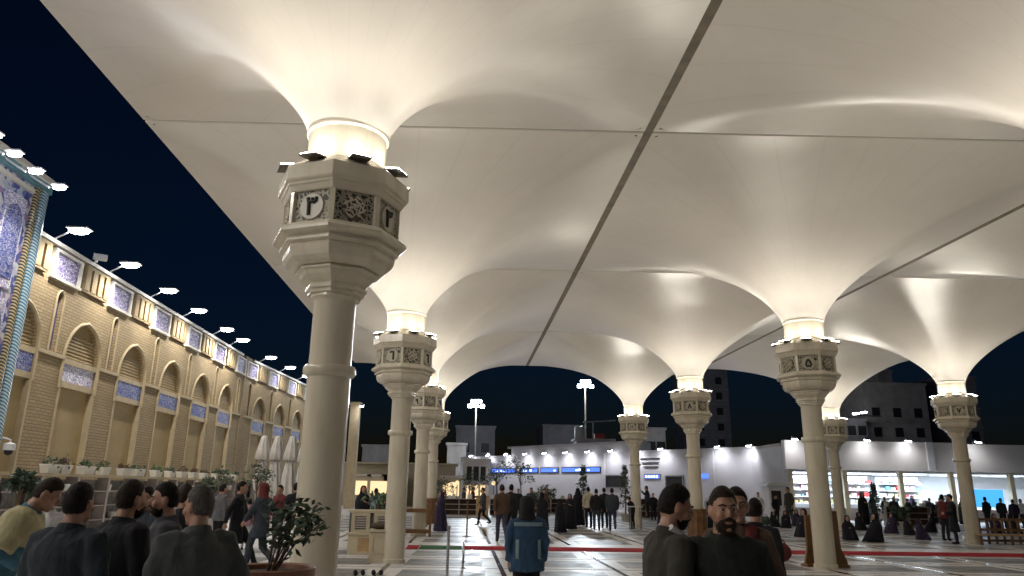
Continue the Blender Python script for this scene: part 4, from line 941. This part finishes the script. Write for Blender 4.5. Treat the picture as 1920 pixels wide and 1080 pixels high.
person(spot_at(322, 5.9), 118, 'bearded man in charcoal jacket facing left with hands together', 'charcoal', 'denim', 'hair', arms=('front', 'front'), H=1.665, vox=NV, beard='hair', faceparts=True, look=(-8, 3))
person(spot_at(382, 4.85), 42, 'man in long grey coat with short greying hair, turned away', 'coat_grey', 'slate', 'hair_grey', arms=('front', 'pocket'), H=1.645, vox=NV, coat=.22, girth=1.16, look=(22, 4))
person(spot_at(350, 7.6), 20, 'dark haired man partly hidden behind the grey coat', 'black2', 'black', 'hair_brown', H=1.66, vox=MV)
person(spot_at(283, 8.2), 160, 'man in slate jacket half hidden behind the man in black', 'slate', 'black', vox=MV, H=1.62)
person(spot_at(100, 8.6), 200, 'man in white shirt partly hidden behind the navy suit', 'white_cl', 'grey_cl', vox=MV, H=1.60)
person(spot_at(452, 15.6), -82, 'person in long black striding, right of the grey coat', 'black', 'black', 'hair', 'stride', ('swingf', 'swingb'), H=1.72, vox=MV, coat=.30)
person(spot_at(497, 15.2), 70, 'person in dark slate with maroon hood walking by the planter', 'slate', 'slate', None, 'walk', ('swingf', 'swingb'), H=1.70, vox=MV, coat=.15, hood='maroon')
person(spot_at(472, 20.5), 10, 'small figure in pink between the two walkers', 'pink_cl', 'white_cl', 'hair', H=1.30, vox=FV)
person(spot_at(528, 21), 150, 'man in maroon jacket behind the planter foliage', 'maroon', 'black', H=1.66, vox=FV); person(spot_at(556, 20), 30, 'man in black behind the planter, left of the nearest column', 'black2', 'black', H=1.72, vox=FV)
person(spot_at(418, 19), -40, 'distant man in grey behind the group, left of the striding figure', 'grey_cl', 'black', H=1.66, vox=FV)
# --- around the left line of columns
chador(spot_at(682, 25), 200, 'woman in black chador behind the louvred cabinet, nearer the nearest column', 1.66); chador(spot_at(731, 25.5), 150, 'woman in black chador behind the louvred cabinet, touching column six', 1.62)
person(spot_at(706, 27), 10, 'person in pale blue between two chadors', 'stripe_cloth', 'grey_cl', H=1.60, vox=FV)
chador(gnd(826, 998), 90, 'woman in dark violet chador standing beside the farthest left column', 1.50, mat='violet_bl')
person(gnd(752, 985), 60, 'man in brown standing behind column six', 'brown_cl', 'black', H=1.70, vox=FV)
person(spot_at(870, 48), 100, 'distant person in slate before the lit booth', 'slate', 'black', H=1.66, vox=FV); person(spot_at(887, 50), -90, 'distant person in maroon before the lit gatehouse door', 'maroon', 'black', H=1.72, vox=FV, arms=('front', 'down'))
# --- middle
person(gnd(940, 1017), 8, 'man in brown jacket walking away beyond the red carpet', 'brown_cl', 'denim', 'hair_brown', 'walk', ('swingb', 'swingf'), H=1.78, vox=MV, girth=1.08)
person(gnd(957, 1010), -30, 'person in black just beside the man in brown', 'black2', 'black', 'hair', 'stand', H=1.80, vox=MV)
person(spot_at(972, 40), 180, 'distant dark figure left of the blue jacket', 'black2', 'black', H=1.66, vox=FV); person(spot_at(996, 38), 180, 'distant figure in dark cap above the blue jacket', 'charcoal', 'black', H=1.72, vox=FV)
def stripes_on(root, T, s):
    def patch(a0, a1, z0, z1, k=1.045):
        mb = MB(); rows = []
        for z in [z0+(z1-z0)*i/4 for i in range(5)]:
            wx, wy = (.192, .139) if z < .25 else ((.205, .143) if z < .40 else (.19, .122)); g = 1.12
            rows.append([T((wx*g*k*math.cos(R(a)), wy*g*k*math.sin(R(a)), z)) for a in [a0+(a1-a0)*i/8 for i in range(9)]])
        o = len(mb.v)
        for r_ in rows: mb.v += [tuple(p) for p in r_]
        for i in range(4):
            for q in range(8): mb.face((o+i*9+q, o+i*9+q+1, o+(i+1)*9+q+1, o+(i+1)*9+q))
        ob = mb.build('pale_stripe', 'stripe_cloth', root, 60); sd = ob.modifiers.new('thick', 'SOLIDIFY'); sd.thickness = .006
    patch(212, 328, .405, .455, 1.10); patch(222, 236, .0, .24); patch(304, 318, .0, .24)
person(spot_at(989, 9.3), 4, 'man in blue jacket with pale stripes and dark hood, back turned', 'blue_cloth', 'black', None, 'stand', ('down', 'down'), H=1.575, vox=0.010, hood='black2', extras=(stripes_on,), girth=1.12, coat=.06)
chador(gnd(1050, 1000), 30, 'woman in black chador bent low right of the blue jacket', 1.28); chador(gnd(1069, 994), 160, 'woman in black chador standing behind the low one', 1.46)
chador(gnd(1016, 996), -20, 'woman in black chador just behind the blue jacket', 1.50)
chador(gnd(1084, 987), 0, 'tall black chador at the left end of the standing group', 1.70)
person(gnd(1104, 989), 10, 'man in cream jacket in the standing group', 'cream_cl', 'black', vox=FV, H=1.78); person(gnd(1119, 994), -10, 'man in black right of the cream jacket', 'black2', 'charcoal', vox=FV, H=1.70)
person(gnd(1134, 990), 5, 'man in black seen between two others in the standing group', 'black', 'black', vox=FV, H=1.76); person(gnd(1149, 996), -8, 'man in slate jacket at the right end of the standing group', 'slate', 'denim', vox=FV, H=1.74, legs='walk', girth=1.1)
person(gnd(1186, 992), 40, 'person in black beside the small white table', 'black2', 'black', vox=FV, H=1.40, lean=.2)
person(spot_at(1213, 47), 80, 'distant man in navy with arm out at the rear counter', 'suit_navy', 'black', arms=('up', 'down'), vox=FV, H=1.95); person(spot_at(1224, 43), 180, 'distant man in black behind the rear counter', 'black', 'black', vox=FV, H=1.52)
# --- right foreground
def scarf(root, T, s):
    mb = MB(); mb.tube([T((-.075, -.03, .545)), T((-.07, .075, .49)), T((-.055, .150, .36)), T((-.06, .158, .20)), T((-.065, .150, .06))], .020*s, 8, 1.6); mb.tube([T((.075, -.03, .545)), T((.07, .075, .49)), T((.05, .150, .36)), T((.05, .158, .22))], .020*s, 8, 1.6)
    mb.build('scarf', 'white_cl', root, 60)
person(spot_at(1243, 4.4), -80, 'man in dark olive jacket with pale scarf, in profile looking right', 'olive', 'black', 'hair', arms=('front', 'pocket'), H=1.70, vox=NV, look=(-6, 14), lean=.06, extras=(scarf,), girth=1.02, beard='hair', faceparts=True)
person(spot_at(1352, 4.25), 172, 'man in dark green coat facing the camera with short beard', 'green_blk', 'black', 'hair_brown', arms=('down', 'pocket'), H=1.685, vox=NV, beard='hair_brown', faceparts=True, girth=1.08, coat=.18, look=(6, 0))
def red_scarf(root, T, s):
    mb = MB(); mb.tube([T((-.09, .05, .52)), T((-.06, .14, .40)), T((-.05, .16, .15))], .03*s, 8, 1.6); mb.tube([T((.09, .05, .52)), T((.06, .14, .40)), T((.05, .16, .15))], .03*s, 8, 1.6); mb.build('scarf', 'maroon', root, 60)
person(spot_at(1379, 5.3), 165, 'man with maroon scarf just behind the green coat', 'brown_cl', 'black2', 'hair', arms=('down', 'pocket'), H=1.69, vox=NV, faceparts=True, extras=(red_scarf,))
person(spot_at(1412, 7.4), -35, 'man in black coat walking away behind the maroon scarf', 'black', 'black2', 'hair', 'walk', ('swingf', 'swingb'), H=1.60, vox=MV, coat=.10)
# --- right background
person(spot_at(1421, 38), 150, 'distant man in white shirt left of the kiosk', 'white_cl', 'grey_cl', vox=FV, H=1.66); person(spot_at(1478, 39), 110, 'distant man in olive coat in front of the kiosk', 'olive', 'olive', vox=FV, H=1.95, coat=.2)
person(spot_at(1453, 40), 200, 'dark figure at the kiosk window', 'black', 'black', vox=FV, H=1.55)
chador(gnd(1511, 1007), 120, 'woman in black chador sitting against column five', 1.05, True); chador(gnd(1474, 990), 160, 'woman in black chador sitting left of column five', .80, True); chador(gnd(1450, 988), -150, 'woman in dark chador sitting farther left by a green bag', .72, True)
person(gnd(1443, 1030), 120, 'man in black sitting on the floor near the steel post', 'black', 'black2', legs='sit', arms=('knee', 'knee'), H=1.62, lean=.55, vox=MV)
chador(gnd(1592, 1012), 170, 'woman in black chador sitting right of the guard board', .86, True); chador(gnd(1646, 1016), 90, 'woman in black chador sitting mid floor before the shop', .98, True)
chador(gnd(1726, 1012), -120, 'person in dark violet sitting before the low shelves', .75, True, 'violet_bl')
person(gnd(1794, 1021), 60, 'person in black standing beside column seven', 'black', 'violet_bl', 'hair', vox=FV, H=1.70, coat=.4, arms=('front', 'front')); person(gnd(1776, 1014), -70, 'man in maroon raising an arm beside column seven', 'maroon', 'black2', vox=FV, H=1.68, arms=('up', 'up'))
chador(gnd(1622, 986), 180, 'woman in black chador standing before the shop plant', 1.72)
for k, (px, Y, hh, tp, lb) in enumerate([(1657, 41, 1.52, 'black2', 'man in black before the shop, left of the small conifer gap'), (1674, 40, 1.56, 'charcoal', 'man in charcoal before the shop, right beside another in black'), (1700, 43, 1.45, 'slate', 'man in slate low before the second shop window'),
        (1741, 42, 1.48, 'slate', 'man in slate before the third shop window'), (1760, 41, 1.50, 'black', 'man in black before the third shop window'), (1846, 38, 1.60, 'black', 'broad man in black before the blue display'), (1874, 38, 1.55, 'suit_navy', 'man in navy before the blue display'), (1897, 37, 1.50, 'violet_bl', 'figure in dark violet at the right edge before the blinds'), (1912, 39, 1.52, 'white_cl', 'man in white shirt at the far right edge')]):
    person(spot_at(px, Y), (190, 170, 20, 160, 200, 10, 170, -20, 90)[k], lb, tp, 'black2', vox=FV, H=hh)

for k, (px, py, hh, st_, lb) in enumerate([(1335, 992, .85, True, 'woman in chador sitting right of column eight'), (1495, 986, .80, True, 'woman in chador sitting just left of column five, farther back'), (1560, 990, .82, True, 'woman in chador sitting between columns five and ten'), (1612, 994, .80, True, 'woman in chador sitting farther back, right of column ten'),
        (1676, 1000, .85, True, 'woman in chador sitting alone before the dark shelf'), (1702, 1003, .72, True, 'child in chador sitting right of the lone woman'), (1750, 998, .80, True, 'woman in chador sitting left of the standing pair'), (1868, 1000, .85, True, 'woman in chador sitting behind the lattice bench'), (1900, 1004, .90, True, 'woman in chador sitting at the right picture edge'),
        (1640, 978, 1.60, False, 'woman in chador standing behind the seated ones, by the small conifer'), (1715, 976, 1.58, False, 'woman in chador standing before the second shop window'), (1810, 985, 1.55, False, 'woman in chador standing just behind column seven'), (1385, 980, 1.60, False, 'woman in chador standing right of column eight'), (1245, 985, 1.60, False, 'woman in chador standing left of the olive jacket')]):
    chador(gnd(px, py), (40, 150, -60, 200, 100, -140, 60, 170, -100, 20, 190, 80, -40, 160)[k], lb, hh, st_, ('chador', 'violet_bl', 'black2')[k % 3])
for k, (px, py, tp, bt, lb) in enumerate([(1265, 976, 'grey_cl', 'black', 'distant man in grey beyond the olive jacket'), (1688, 972, 'blue_cloth', 'black', 'distant man in blue before the second shop window'), (1778, 972, 'grey_cl', 'denim', 'distant man in grey left of column seven'), (905, 985, 'charcoal', 'black', 'man in charcoal walking left of the man in brown'), (1020, 985, 'brown_cl', 'black', 'man in brown coat far behind the blue jacket')]):
    person(gnd(px, py), (20, 170, -60, 80, 190)[k], lb, tp, bt, legs=('stand', 'walk')[k % 2], arms=('down', 'swingf'), vox=FV, H=1.68, coat=.05*k)
# ================================================================== FURNITURE AND SMALL THINGS
# beige louvred cabinet and bin by column six
a, b_ = gnd(650, 1040), gnd(736, 1040); W_ = b_.x-a.x
t = thing('louvred_cabinet', 'beige cabinet with two louvred doors behind column six', 'cabinet', a)
MB().box(0, W_, 0, 0.5, 0, 0.46).build('base', 'beige_stone', t, None, 0.01); MB().box(-.04, W_+.04, -.04, 0.54, 0.46, 0.53).build('ledge', 'beige_stone', t, None, 0.01); MB().box(0.25, W_-.25, -0.012, 0, 0.08, 0.40).build('panel', 'wood_pale', t)
MB().box(-.02, W_+.02, 0, 0.5, 1.0, 1.07).build('top', 'beige_stone', t, None, 0.01); MB().box(0, W_, 0.06, 0.48, 0.53, 1.0).build('body', 'grey_cl', t)
for k in range(2):
    x = 0.06+k*(W_/2); d = MB(); w2 = W_/2-.1; d.box(x, x+.09, -.01, .055, .53, 1.0); d.box(x+w2-.09, x+w2, -.01, .055, .53, 1.0); d.box(x+.09, x+w2-.09, -.01, .055, .92, 1.0); d.box(x+.09, x+w2-.09, -.01, .055, .53, .60)
    do = d.build('door', 'beige_stone', t)
    for q in range(5): MB().box(x+.09, x+w2-.09, .0, .045, .63+q*.058, .665+q*.058).build('slat', 'concrete_mid', do)
bb = gnd(709, 1056); t = thing('stone_bin', 'beige stone bin with panelled side touching column six', 'bin', bb)
MB().box(-.25, .25, -.02, .46, 0, .12).build('plinth', 'beige_stone', t, None, .01); MB().box(-.23, .23, 0, .44, .12, .66).build('body', 'beige_stone', t, None, .008)
f = MB(); f.box(-.18, .18, -.015, 0, .56, .60); f.box(-.18, .18, -.015, 0, .20, .24); f.box(-.18, -.14, -.015, 0, .24, .56); f.box(.14, .18, -.015, 0, .24, .56); f.build('panel_frame', 'beige_stone', t)
MB().box(-.27, .27, -.04, .48, .66, .71).build('rim', 'beige_stone', t, None, .01)
o = MB(); o.ell((0, 0, 0), (.25, .17, .085), 18, 8); o.ell((.1, .05, .03), (.13, .12, .08), 14, 8); ob = o.build('folded_cloth', 'brown_cloth', None, loc=bb+Vector((0, .2, .785))); remesh(ob, .02, 4); tag(ob, 'dark brown cloth heaped on the beige stone bin', 'cloth')
sh0 = gnd(694, 1079)
for k, dx in enumerate((-.28, -.14, .06, .20)):
    o = MB(); o.ell((0, 0, .04), (.045, .135, .04), 12, 8); o.ell((0, -.05, .06), (.042, .07, .05), 12, 8); ob = o.build('shoe', 'black2', None, loc=sh0+Vector((dx, .02*k, .0))); remesh(ob, .012, 1)
    tag(ob, '%s black shoe of four lying near the foot of column six' % ('leftmost', 'second', 'third', 'rightmost')[k], 'shoe', 'shoes left on the marble')
# wooden guards and frames at the column feet
def guard(pos, rz, label, h=1.5, w_=0.5, mat='wood'):
    t = thing('guard_board', label, 'guard board', pos, rz, 'wooden guards at the columns')
    MB().prism([(-w_/2, 0), (w_/2, 0), (w_/2, .14), (w_*.30, .42), (w_*.26, h), (-w_*.26, h), (-w_*.30, .42), (-w_/2, .14)], lambda u, v, d: (u, d, v), -.03, .03).build('panel', mat, t, None, .006)
    MB().box(-w_/2-.03, w_/2+.03, -.12, .12, 0, .07).build('foot', mat, t, None, .006)
c5 = gp(1, 1); guard(c5+Vector((-.10, .46, 0)), R(15), 'dark wooden guard board left of column five', 1.15, .4); guard(c5+Vector((.36, .30, 0)), R(-20), 'brown wooden guard board right of column five', 1.25, .56)
def wrap(c, label, h, mat='wood'):
    t = thing('column_wrap', label, 'column guard', c, 0, 'wooden guards at the columns'); N = 12
    for k in range(N):
        a = 2*PI*k/N; MB().cbox((.325*math.cos(a), .325*math.sin(a), h/2), (.03, .160, h), a).build('stave', mat, t)
    MB().lathe([(.345, h-.12), (.36, h-.12), (.36, h-.04), (.345, h-.04)], 24).build('hoop', mat, t, 40)
wrap(gp(1, 2), 'wooden stave guard round the foot of column eight', 1.05); wrap(gp(0, 3), 'wooden stave guard round the foot of the farthest left column', 1.15)
c9 = gp(0, 2); t = thing('wooden_stile', 'open wooden frame standing at the foot of column nine', 'frame', c9+Vector((-.05, -.42, 0)))
for x in (-.5, .42): MB().box(x, x+.08, -.04, .04, 0, .95).build('post', 'wood', t, None, .005)
for z in (.12, .80): MB().box(-.42, .42, -.03, .03, z, z+.13).build('rail', 'wood', t, None, .005)
# steel stanchions
def stanchion(pos, label, h=.95, mat='steel'):
    t = thing('stanchion', label, 'stanchion', pos, 0, 'posts on the floor'); MB().lathe([(.17, 0), (.17, .015), (.06, .035), (.03, .05)], 20).build('base', mat, t, 40); MB().lathe([(.028, .04), (.028, h-.06), (.04, h-.05), (.04, h-.01), (.02, h)], 16).build('post', mat, t, 40)
stanchion(gnd(838, 1086), 'steel post on the marble left of the blue jacket'); stanchion(gnd(1440, 1092), 'steel post right of the man in the green coat', .86); stanchion(gnd(1225, 1090), 'steel post hidden low beside the olive jacket', .5)
stanchion(gnd(875, 1006), 'slim wooden post beyond the green carpet', 1.2, 'wood')
t = thing('low_rail', 'low steel hoop rail beside the steel post', 'rail', gnd(868, 1066)); MB().tube([(0, 0, 0), (0, 0, .42), (0, .04, .46), (0, 1.3, .46), (0, 1.34, .42), (0, 1.34, 0)], .022, 10).build('hoop', 'steel', t, 50)
for y in (0, 1.34): MB().lathe([(.06, 0), (.06, .012), (.03, .02)], 14, (0, y, 0)).build('flange', 'steel', t)
# low book shelves across the court
def bookshelf(pos, w_, h, label, mat='concrete_mid', boxes=True, rz=ROT):
    t = thing('low_shelf', label, 'shelf', pos, rz, 'low shelves in the court')
    for k in range(4): MB().box(0, w_, 0, .4, k*(h-.04)/3, k*(h-.04)/3+.04).build('shelf', mat, t)
    for x in (0, w_/2-.02, w_-.04): MB().box(x, x+.04, .01, .39, .04, h).build('upright', mat, t)
    MB().box(.04, w_-.04, .36, .388, .04, h-.02).build('back', 'brown_cl', t)
    x = .06; bi = 0
    while boxes and x < w_-.35:
        q = r2.uniform(.18, .34)
        if r2.random() < .6:
            o = MB().box(0, q, 0, .24, 0, r2.uniform(.14, .28)).build('paper_box', 'paper', None, None, .006, Vector(pos)+Matrix.Rotation(rz, 3, 'Z') @ Vector((x, .08, h))); o.rotation_euler.z = rz
            bi += 1; tag(o, '%s white box from the left on the %s' % (ORDS[bi-1], label), 'box', 'white boxes on the '+label)
        x += q+r2.uniform(.05, .5)
for k, (px, py, px1, h, lb) in enumerate([(826, 966, 893, 1.0, 'low shelf right of column twelve'), (918, 966, 955, 1.0, 'low shelf behind the man in brown'), (958, 962, 1030, 1.0, 'low shelf behind the blue jacket'), (1033, 962, 1090, 1.0, 'low shelf behind the standing group'),
        (1180, 970, 1240, 1.15, 'low shelf between column eleven and column eight'), (1325, 968, 1400, 1.0, 'low shelf right of column eight'), (1408, 966, 1490, 1.0, 'low shelf before the white kiosk'), (1590, 972, 1640, .9, 'low shelf right of column ten'), (1665, 985, 1735, 1.0, 'low dark shelf before the shop windows'), (1738, 982, 1782, 1.1, 'low shelf left of column seven'), (1830, 968, 1920, 1.0, 'low shelf before the blue display')]):
    p0, p1 = gnd(px, py), gnd(px1, py); bookshelf(p0, (p1-p0).x, h, lb)
t = thing('wooden_stand', 'brown wooden box stand among the low shelves', 'stand', gnd(904, 968)); MB().box(-.38, .38, 0, .5, 0, 1.15).build('body', 'wood_pale', t, None, .02); MB().box(-.42, .42, -.04, .54, 1.15, 1.2).build('top', 'wood_pale', t); MB().box(-.1, .1, -.02, 0, .55, .75).build('emblem', 'dark', t)
for x in (-.3, .26): MB().box(x, x+.06, .02, .48, -.0, .03).build('foot', 'dark', t)
t = thing('small_table', 'small white topped table beside the person in black', 'table', gnd(1192, 994)); MB().box(-.3, .3, -.2, .2, .95, .99).build('top', 'paper', t)
for x, y in ((-.25, -.15), (.22, -.15), (-.25, .12), (.22, .12)): MB().box(x, x+.03, y, y+.03, 0, .95).build('leg', 'grey_metal', t)
# lattice bench at column seven
t = thing('lattice_bench', 'wooden lattice railing bench beside column seven', 'bench', gnd(1826, 1020), ROT)
for k in range(9): MB().box(k*.28, k*.28+.06, .0, .06, 0, .85).build('slat', 'wood', t)
for z in (.08, .45, .80): MB().box(-.03, 2.36, -.02, .0, z, z+.08).build('rail', 'wood', t)
MB().box(-.03, 2.36, -.45, -.02, .30, .36).build('seat', 'wood_pale', t, None, .01)
for x in (0, 1.1, 2.25): MB().box(x, x+.07, -.43, -.36, 0, .30).build('leg', 'wood', t)
# bags
for px, py, m_, lb, sz in ((1466, 1054, 'maroon', 'dark maroon bag on the marble by the steel post', .30), (1437, 985, 'leaf_dark', 'green bag beside the sitting women', .3), (1300, 1000, 'black2', 'black bag near column eight', .2)):
    o = MB(); o.ell((0, 0, sz*.75), (sz*.9, sz*.55, sz*.75), 16, 10); o.tube([(-sz*.5, 0, sz*1.3), (-sz*.2, 0, sz*1.75), (sz*.2, 0, sz*1.75), (sz*.5, 0, sz*1.3)], .02, 8); ob = o.build('bag', m_, None, loc=gnd(px, py)); remesh(ob, .02, 3); tag(ob, lb, 'bag')
# ------------------------------------------------------------------ plants
def potted_tree(pos, label, h, rad, mat='leaf', conifer=False, n=420, lf=.16, pot=.28, seed=1):
    rnd = random.Random(seed); t = thing('potted_tree' if not conifer else 'potted_conifer', label, 'potted plant', pos, 0, 'potted plants')
    MB().lathe([(pot*.7, 0), (pot*.95, pot*1.1), (pot*1.08, pot*1.1), (pot*1.08, pot*1.3), (pot*.95, pot*1.3), (pot*.9, pot*1.15), (.02, pot*1.15)], 18).build('pot', 'concrete_mid', t, 40)
    MB().tube([(0, 0, pot), (.03, .02, h*.45), (-.02, 0, h*.7), (0, 0, h*.95)], [.045, .04, .03, .012], 8).build('trunk', 'bark', t, 50)
    mb = MB()
    if conifer:
        for k in range(n):
            z = rnd.random()**.8; r_ = rad*(1-z)*rnd.uniform(.3, 1.05)+.03; a = rnd.uniform(0, 6.28); leaf(mb, Vector((r_*math.cos(a), r_*math.sin(a), h*.28+z*h*.72)), lf*rnd.uniform(.7, 1.3), rnd)
    else:
        for k in range(9):
            d = Vector((rnd.gauss(0, .6), rnd.gauss(0, .6), rnd.gauss(0, .4))); c = Vector((d.x*rad*.8, d.y*rad*.8, h-rad*.6+d.z*rad)); leaf_ball(mb, c, (rad*.5, rad*.5, rad*.38), n//9, lf, rnd)
            mb2 = MB().tube([(0, 0, h*.55), tuple(c*.5+Vector((0, 0, h*.3))), tuple(c)], [.018, .012, .006], 6); mb2.build('branch', 'bark', t)
    mb.build('crown', mat, t)
potted_tree(spot_at(931, 50), 'leafy potted tree before the first blue screen', 3.3, .85, 'leaf', seed=2); potted_tree(spot_at(976, 50), 'leafy potted tree before the second blue screen', 3.3, .75, 'leaf', seed=3)
potted_tree(spot_at(880, 56), 'drooping palm like plant before the gatehouse', 2.6, 1.0, 'leaf_dark', seed=4); potted_tree(spot_at(836, 52), 'bushy plant beside the farthest left column', 2.1, .6, 'leaf_grey', seed=5)
potted_tree(spot_at(1094, 41), 'tall conifer behind the standing group', 2.9, .55, 'leaf_dark', True, seed=6); potted_tree(spot_at(1020, 40), 'bush behind the blue jacket', 1.75, .5, 'leaf_grey', seed=7); potted_tree(spot_at(1172, 42), 'narrow olive conifer beside column eleven', 3.0, .4, 'leaf_grey', True, seed=8)
potted_tree(spot_at(1638, 40), 'small conifer before the lit shop window', 2.2, .42, 'leaf_dark', True, seed=9); potted_tree(spot_at(1690, 36), 'dark bush among the people before the shop', 1.15, .4, 'leaf_dark', seed=10); potted_tree(spot_at(714, 23), 'green bush behind the louvred cabinet', 1.45, .42, 'leaf', seed=11)
potted_tree(spot_at(482, 34), 'olive shrub before the closed parasols', 2.3, .8, 'leaf_grey', seed=12); potted_tree(spot_at(398, 30), 'thin shrub beside the planters', 2.0, .5, 'leaf_grey', seed=13); potted_tree(spot_at(46, 15), 'dark shrub behind the bending man', 1.75, .22, 'leaf_dark', seed=14)
# large planter in front of the nearest column
Yp = 6.3; rim = atY(508, 1062, Yp); t = thing('large_planter', 'round brown planter with leafy ficus in front of the nearest column', 'planter', (rim.x, Yp, 0)); rz_ = rim.z
MB().lathe([(.22, 0), (.25, .03), (.30, rz_-.12), (.345, rz_-.10), (.35, rz_-.01), (.335, rz_), (.30, rz_-.01), (.29, rz_-.06), (.02, rz_-.06)], 40).build('pot', 'pot_brown', t, 40); MB().lathe([(.29, rz_-.058), (.29, rz_-.045), (.02, rz_-.03)], 30).build('soil', 'soil', t)
rnd = random.Random(21); mb = MB(); st = MB()
for k in range(16):
    a = rnd.uniform(0, 6.28); out_ = rnd.uniform(.05, .30); hh = rnd.uniform(.22, .62); bx = .10+out_*math.cos(a)*1.0+.06; by = out_*math.sin(a)
    p0 = Vector((.04*math.cos(a), .04*math.sin(a), rz_-.05)); p3 = Vector((bx, by, rz_+hh)); p1 = p0.lerp(p3, .45)+Vector((0, 0, .08)); st.tube([p0, p1, p3], [.008, .006, .003], 6)
    for q in range(16):
        u = rnd.uniform(.35, 1.05); leaf(mb, p1.lerp(p3, min(1, u))+Vector((rnd.gauss(0, .045), rnd.gauss(0, .045), rnd.gauss(0, .04))), rnd.uniform(.07, .12), rnd)
p = Vector((.36, -.02, rz_+.52)); st.tube([(.05, 0, rz_), (.22, 0, rz_+.35), tuple(p)], [.008, .006, .003], 6)
for q in range(14): leaf(mb, p+Vector((rnd.gauss(-.03, .05), rnd.gauss(0, .04), rnd.gauss(0, .03))), .09, rnd)
for mbx in (mb, st): mbx.v = [(x*.86, y*.86, rz_-.03+(z-rz_+.03)*.84) for x, y, z in mbx.v]
st.build('stems', 'bark', t); mb.build('foliage', 'leaf_dark', t)

# bake the clay-like unions into plain meshes
bpy.context.view_layer.update(); dg = bpy.context.evaluated_depsgraph_get()
done = []
for o in TO_MESH: done.append((o, bpy.data.meshes.new_from_object(o.evaluated_get(dg))))
from mathutils import noise as mn
def folds(me, amp, seed):
    n_ = len(me.vertices); co = np.empty(n_*3, 'f'); no = np.empty(n_*3, 'f'); me.vertices.foreach_get('co', co); me.vertices.foreach_get('normal', no); co = co.reshape(-1, 3); no = no.reshape(-1, 3); off = Vector((seed*3.1, seed*1.7, 0))
    d = np.empty(n_, 'f')
    for i in range(n_):
        x, y, z = (float(q) for q in co[i]); d[i] = amp*(1-2*abs(mn.noise(Vector((x*7+z*2.5, y*7, z*5.5-x*2))+off)))+amp*.5*mn.noise(Vector((x*16, y*16, z*11+x*5))+off)-amp*.5
    me.vertices.foreach_set('co', (co+no*d[:, None]).ravel()); me.update()
for k_, (o, me) in enumerate(done):
    if o.name.split('.')[0] in ('jacket', 'trousers', 'yoke'): folds(me, .013 if o.name.startswith('j') else .010, k_ % 17)
for o, me in done:
    me.polygons.foreach_set('use_smooth', [True]*len(me.polygons)); o.modifiers.clear(); o.data = me
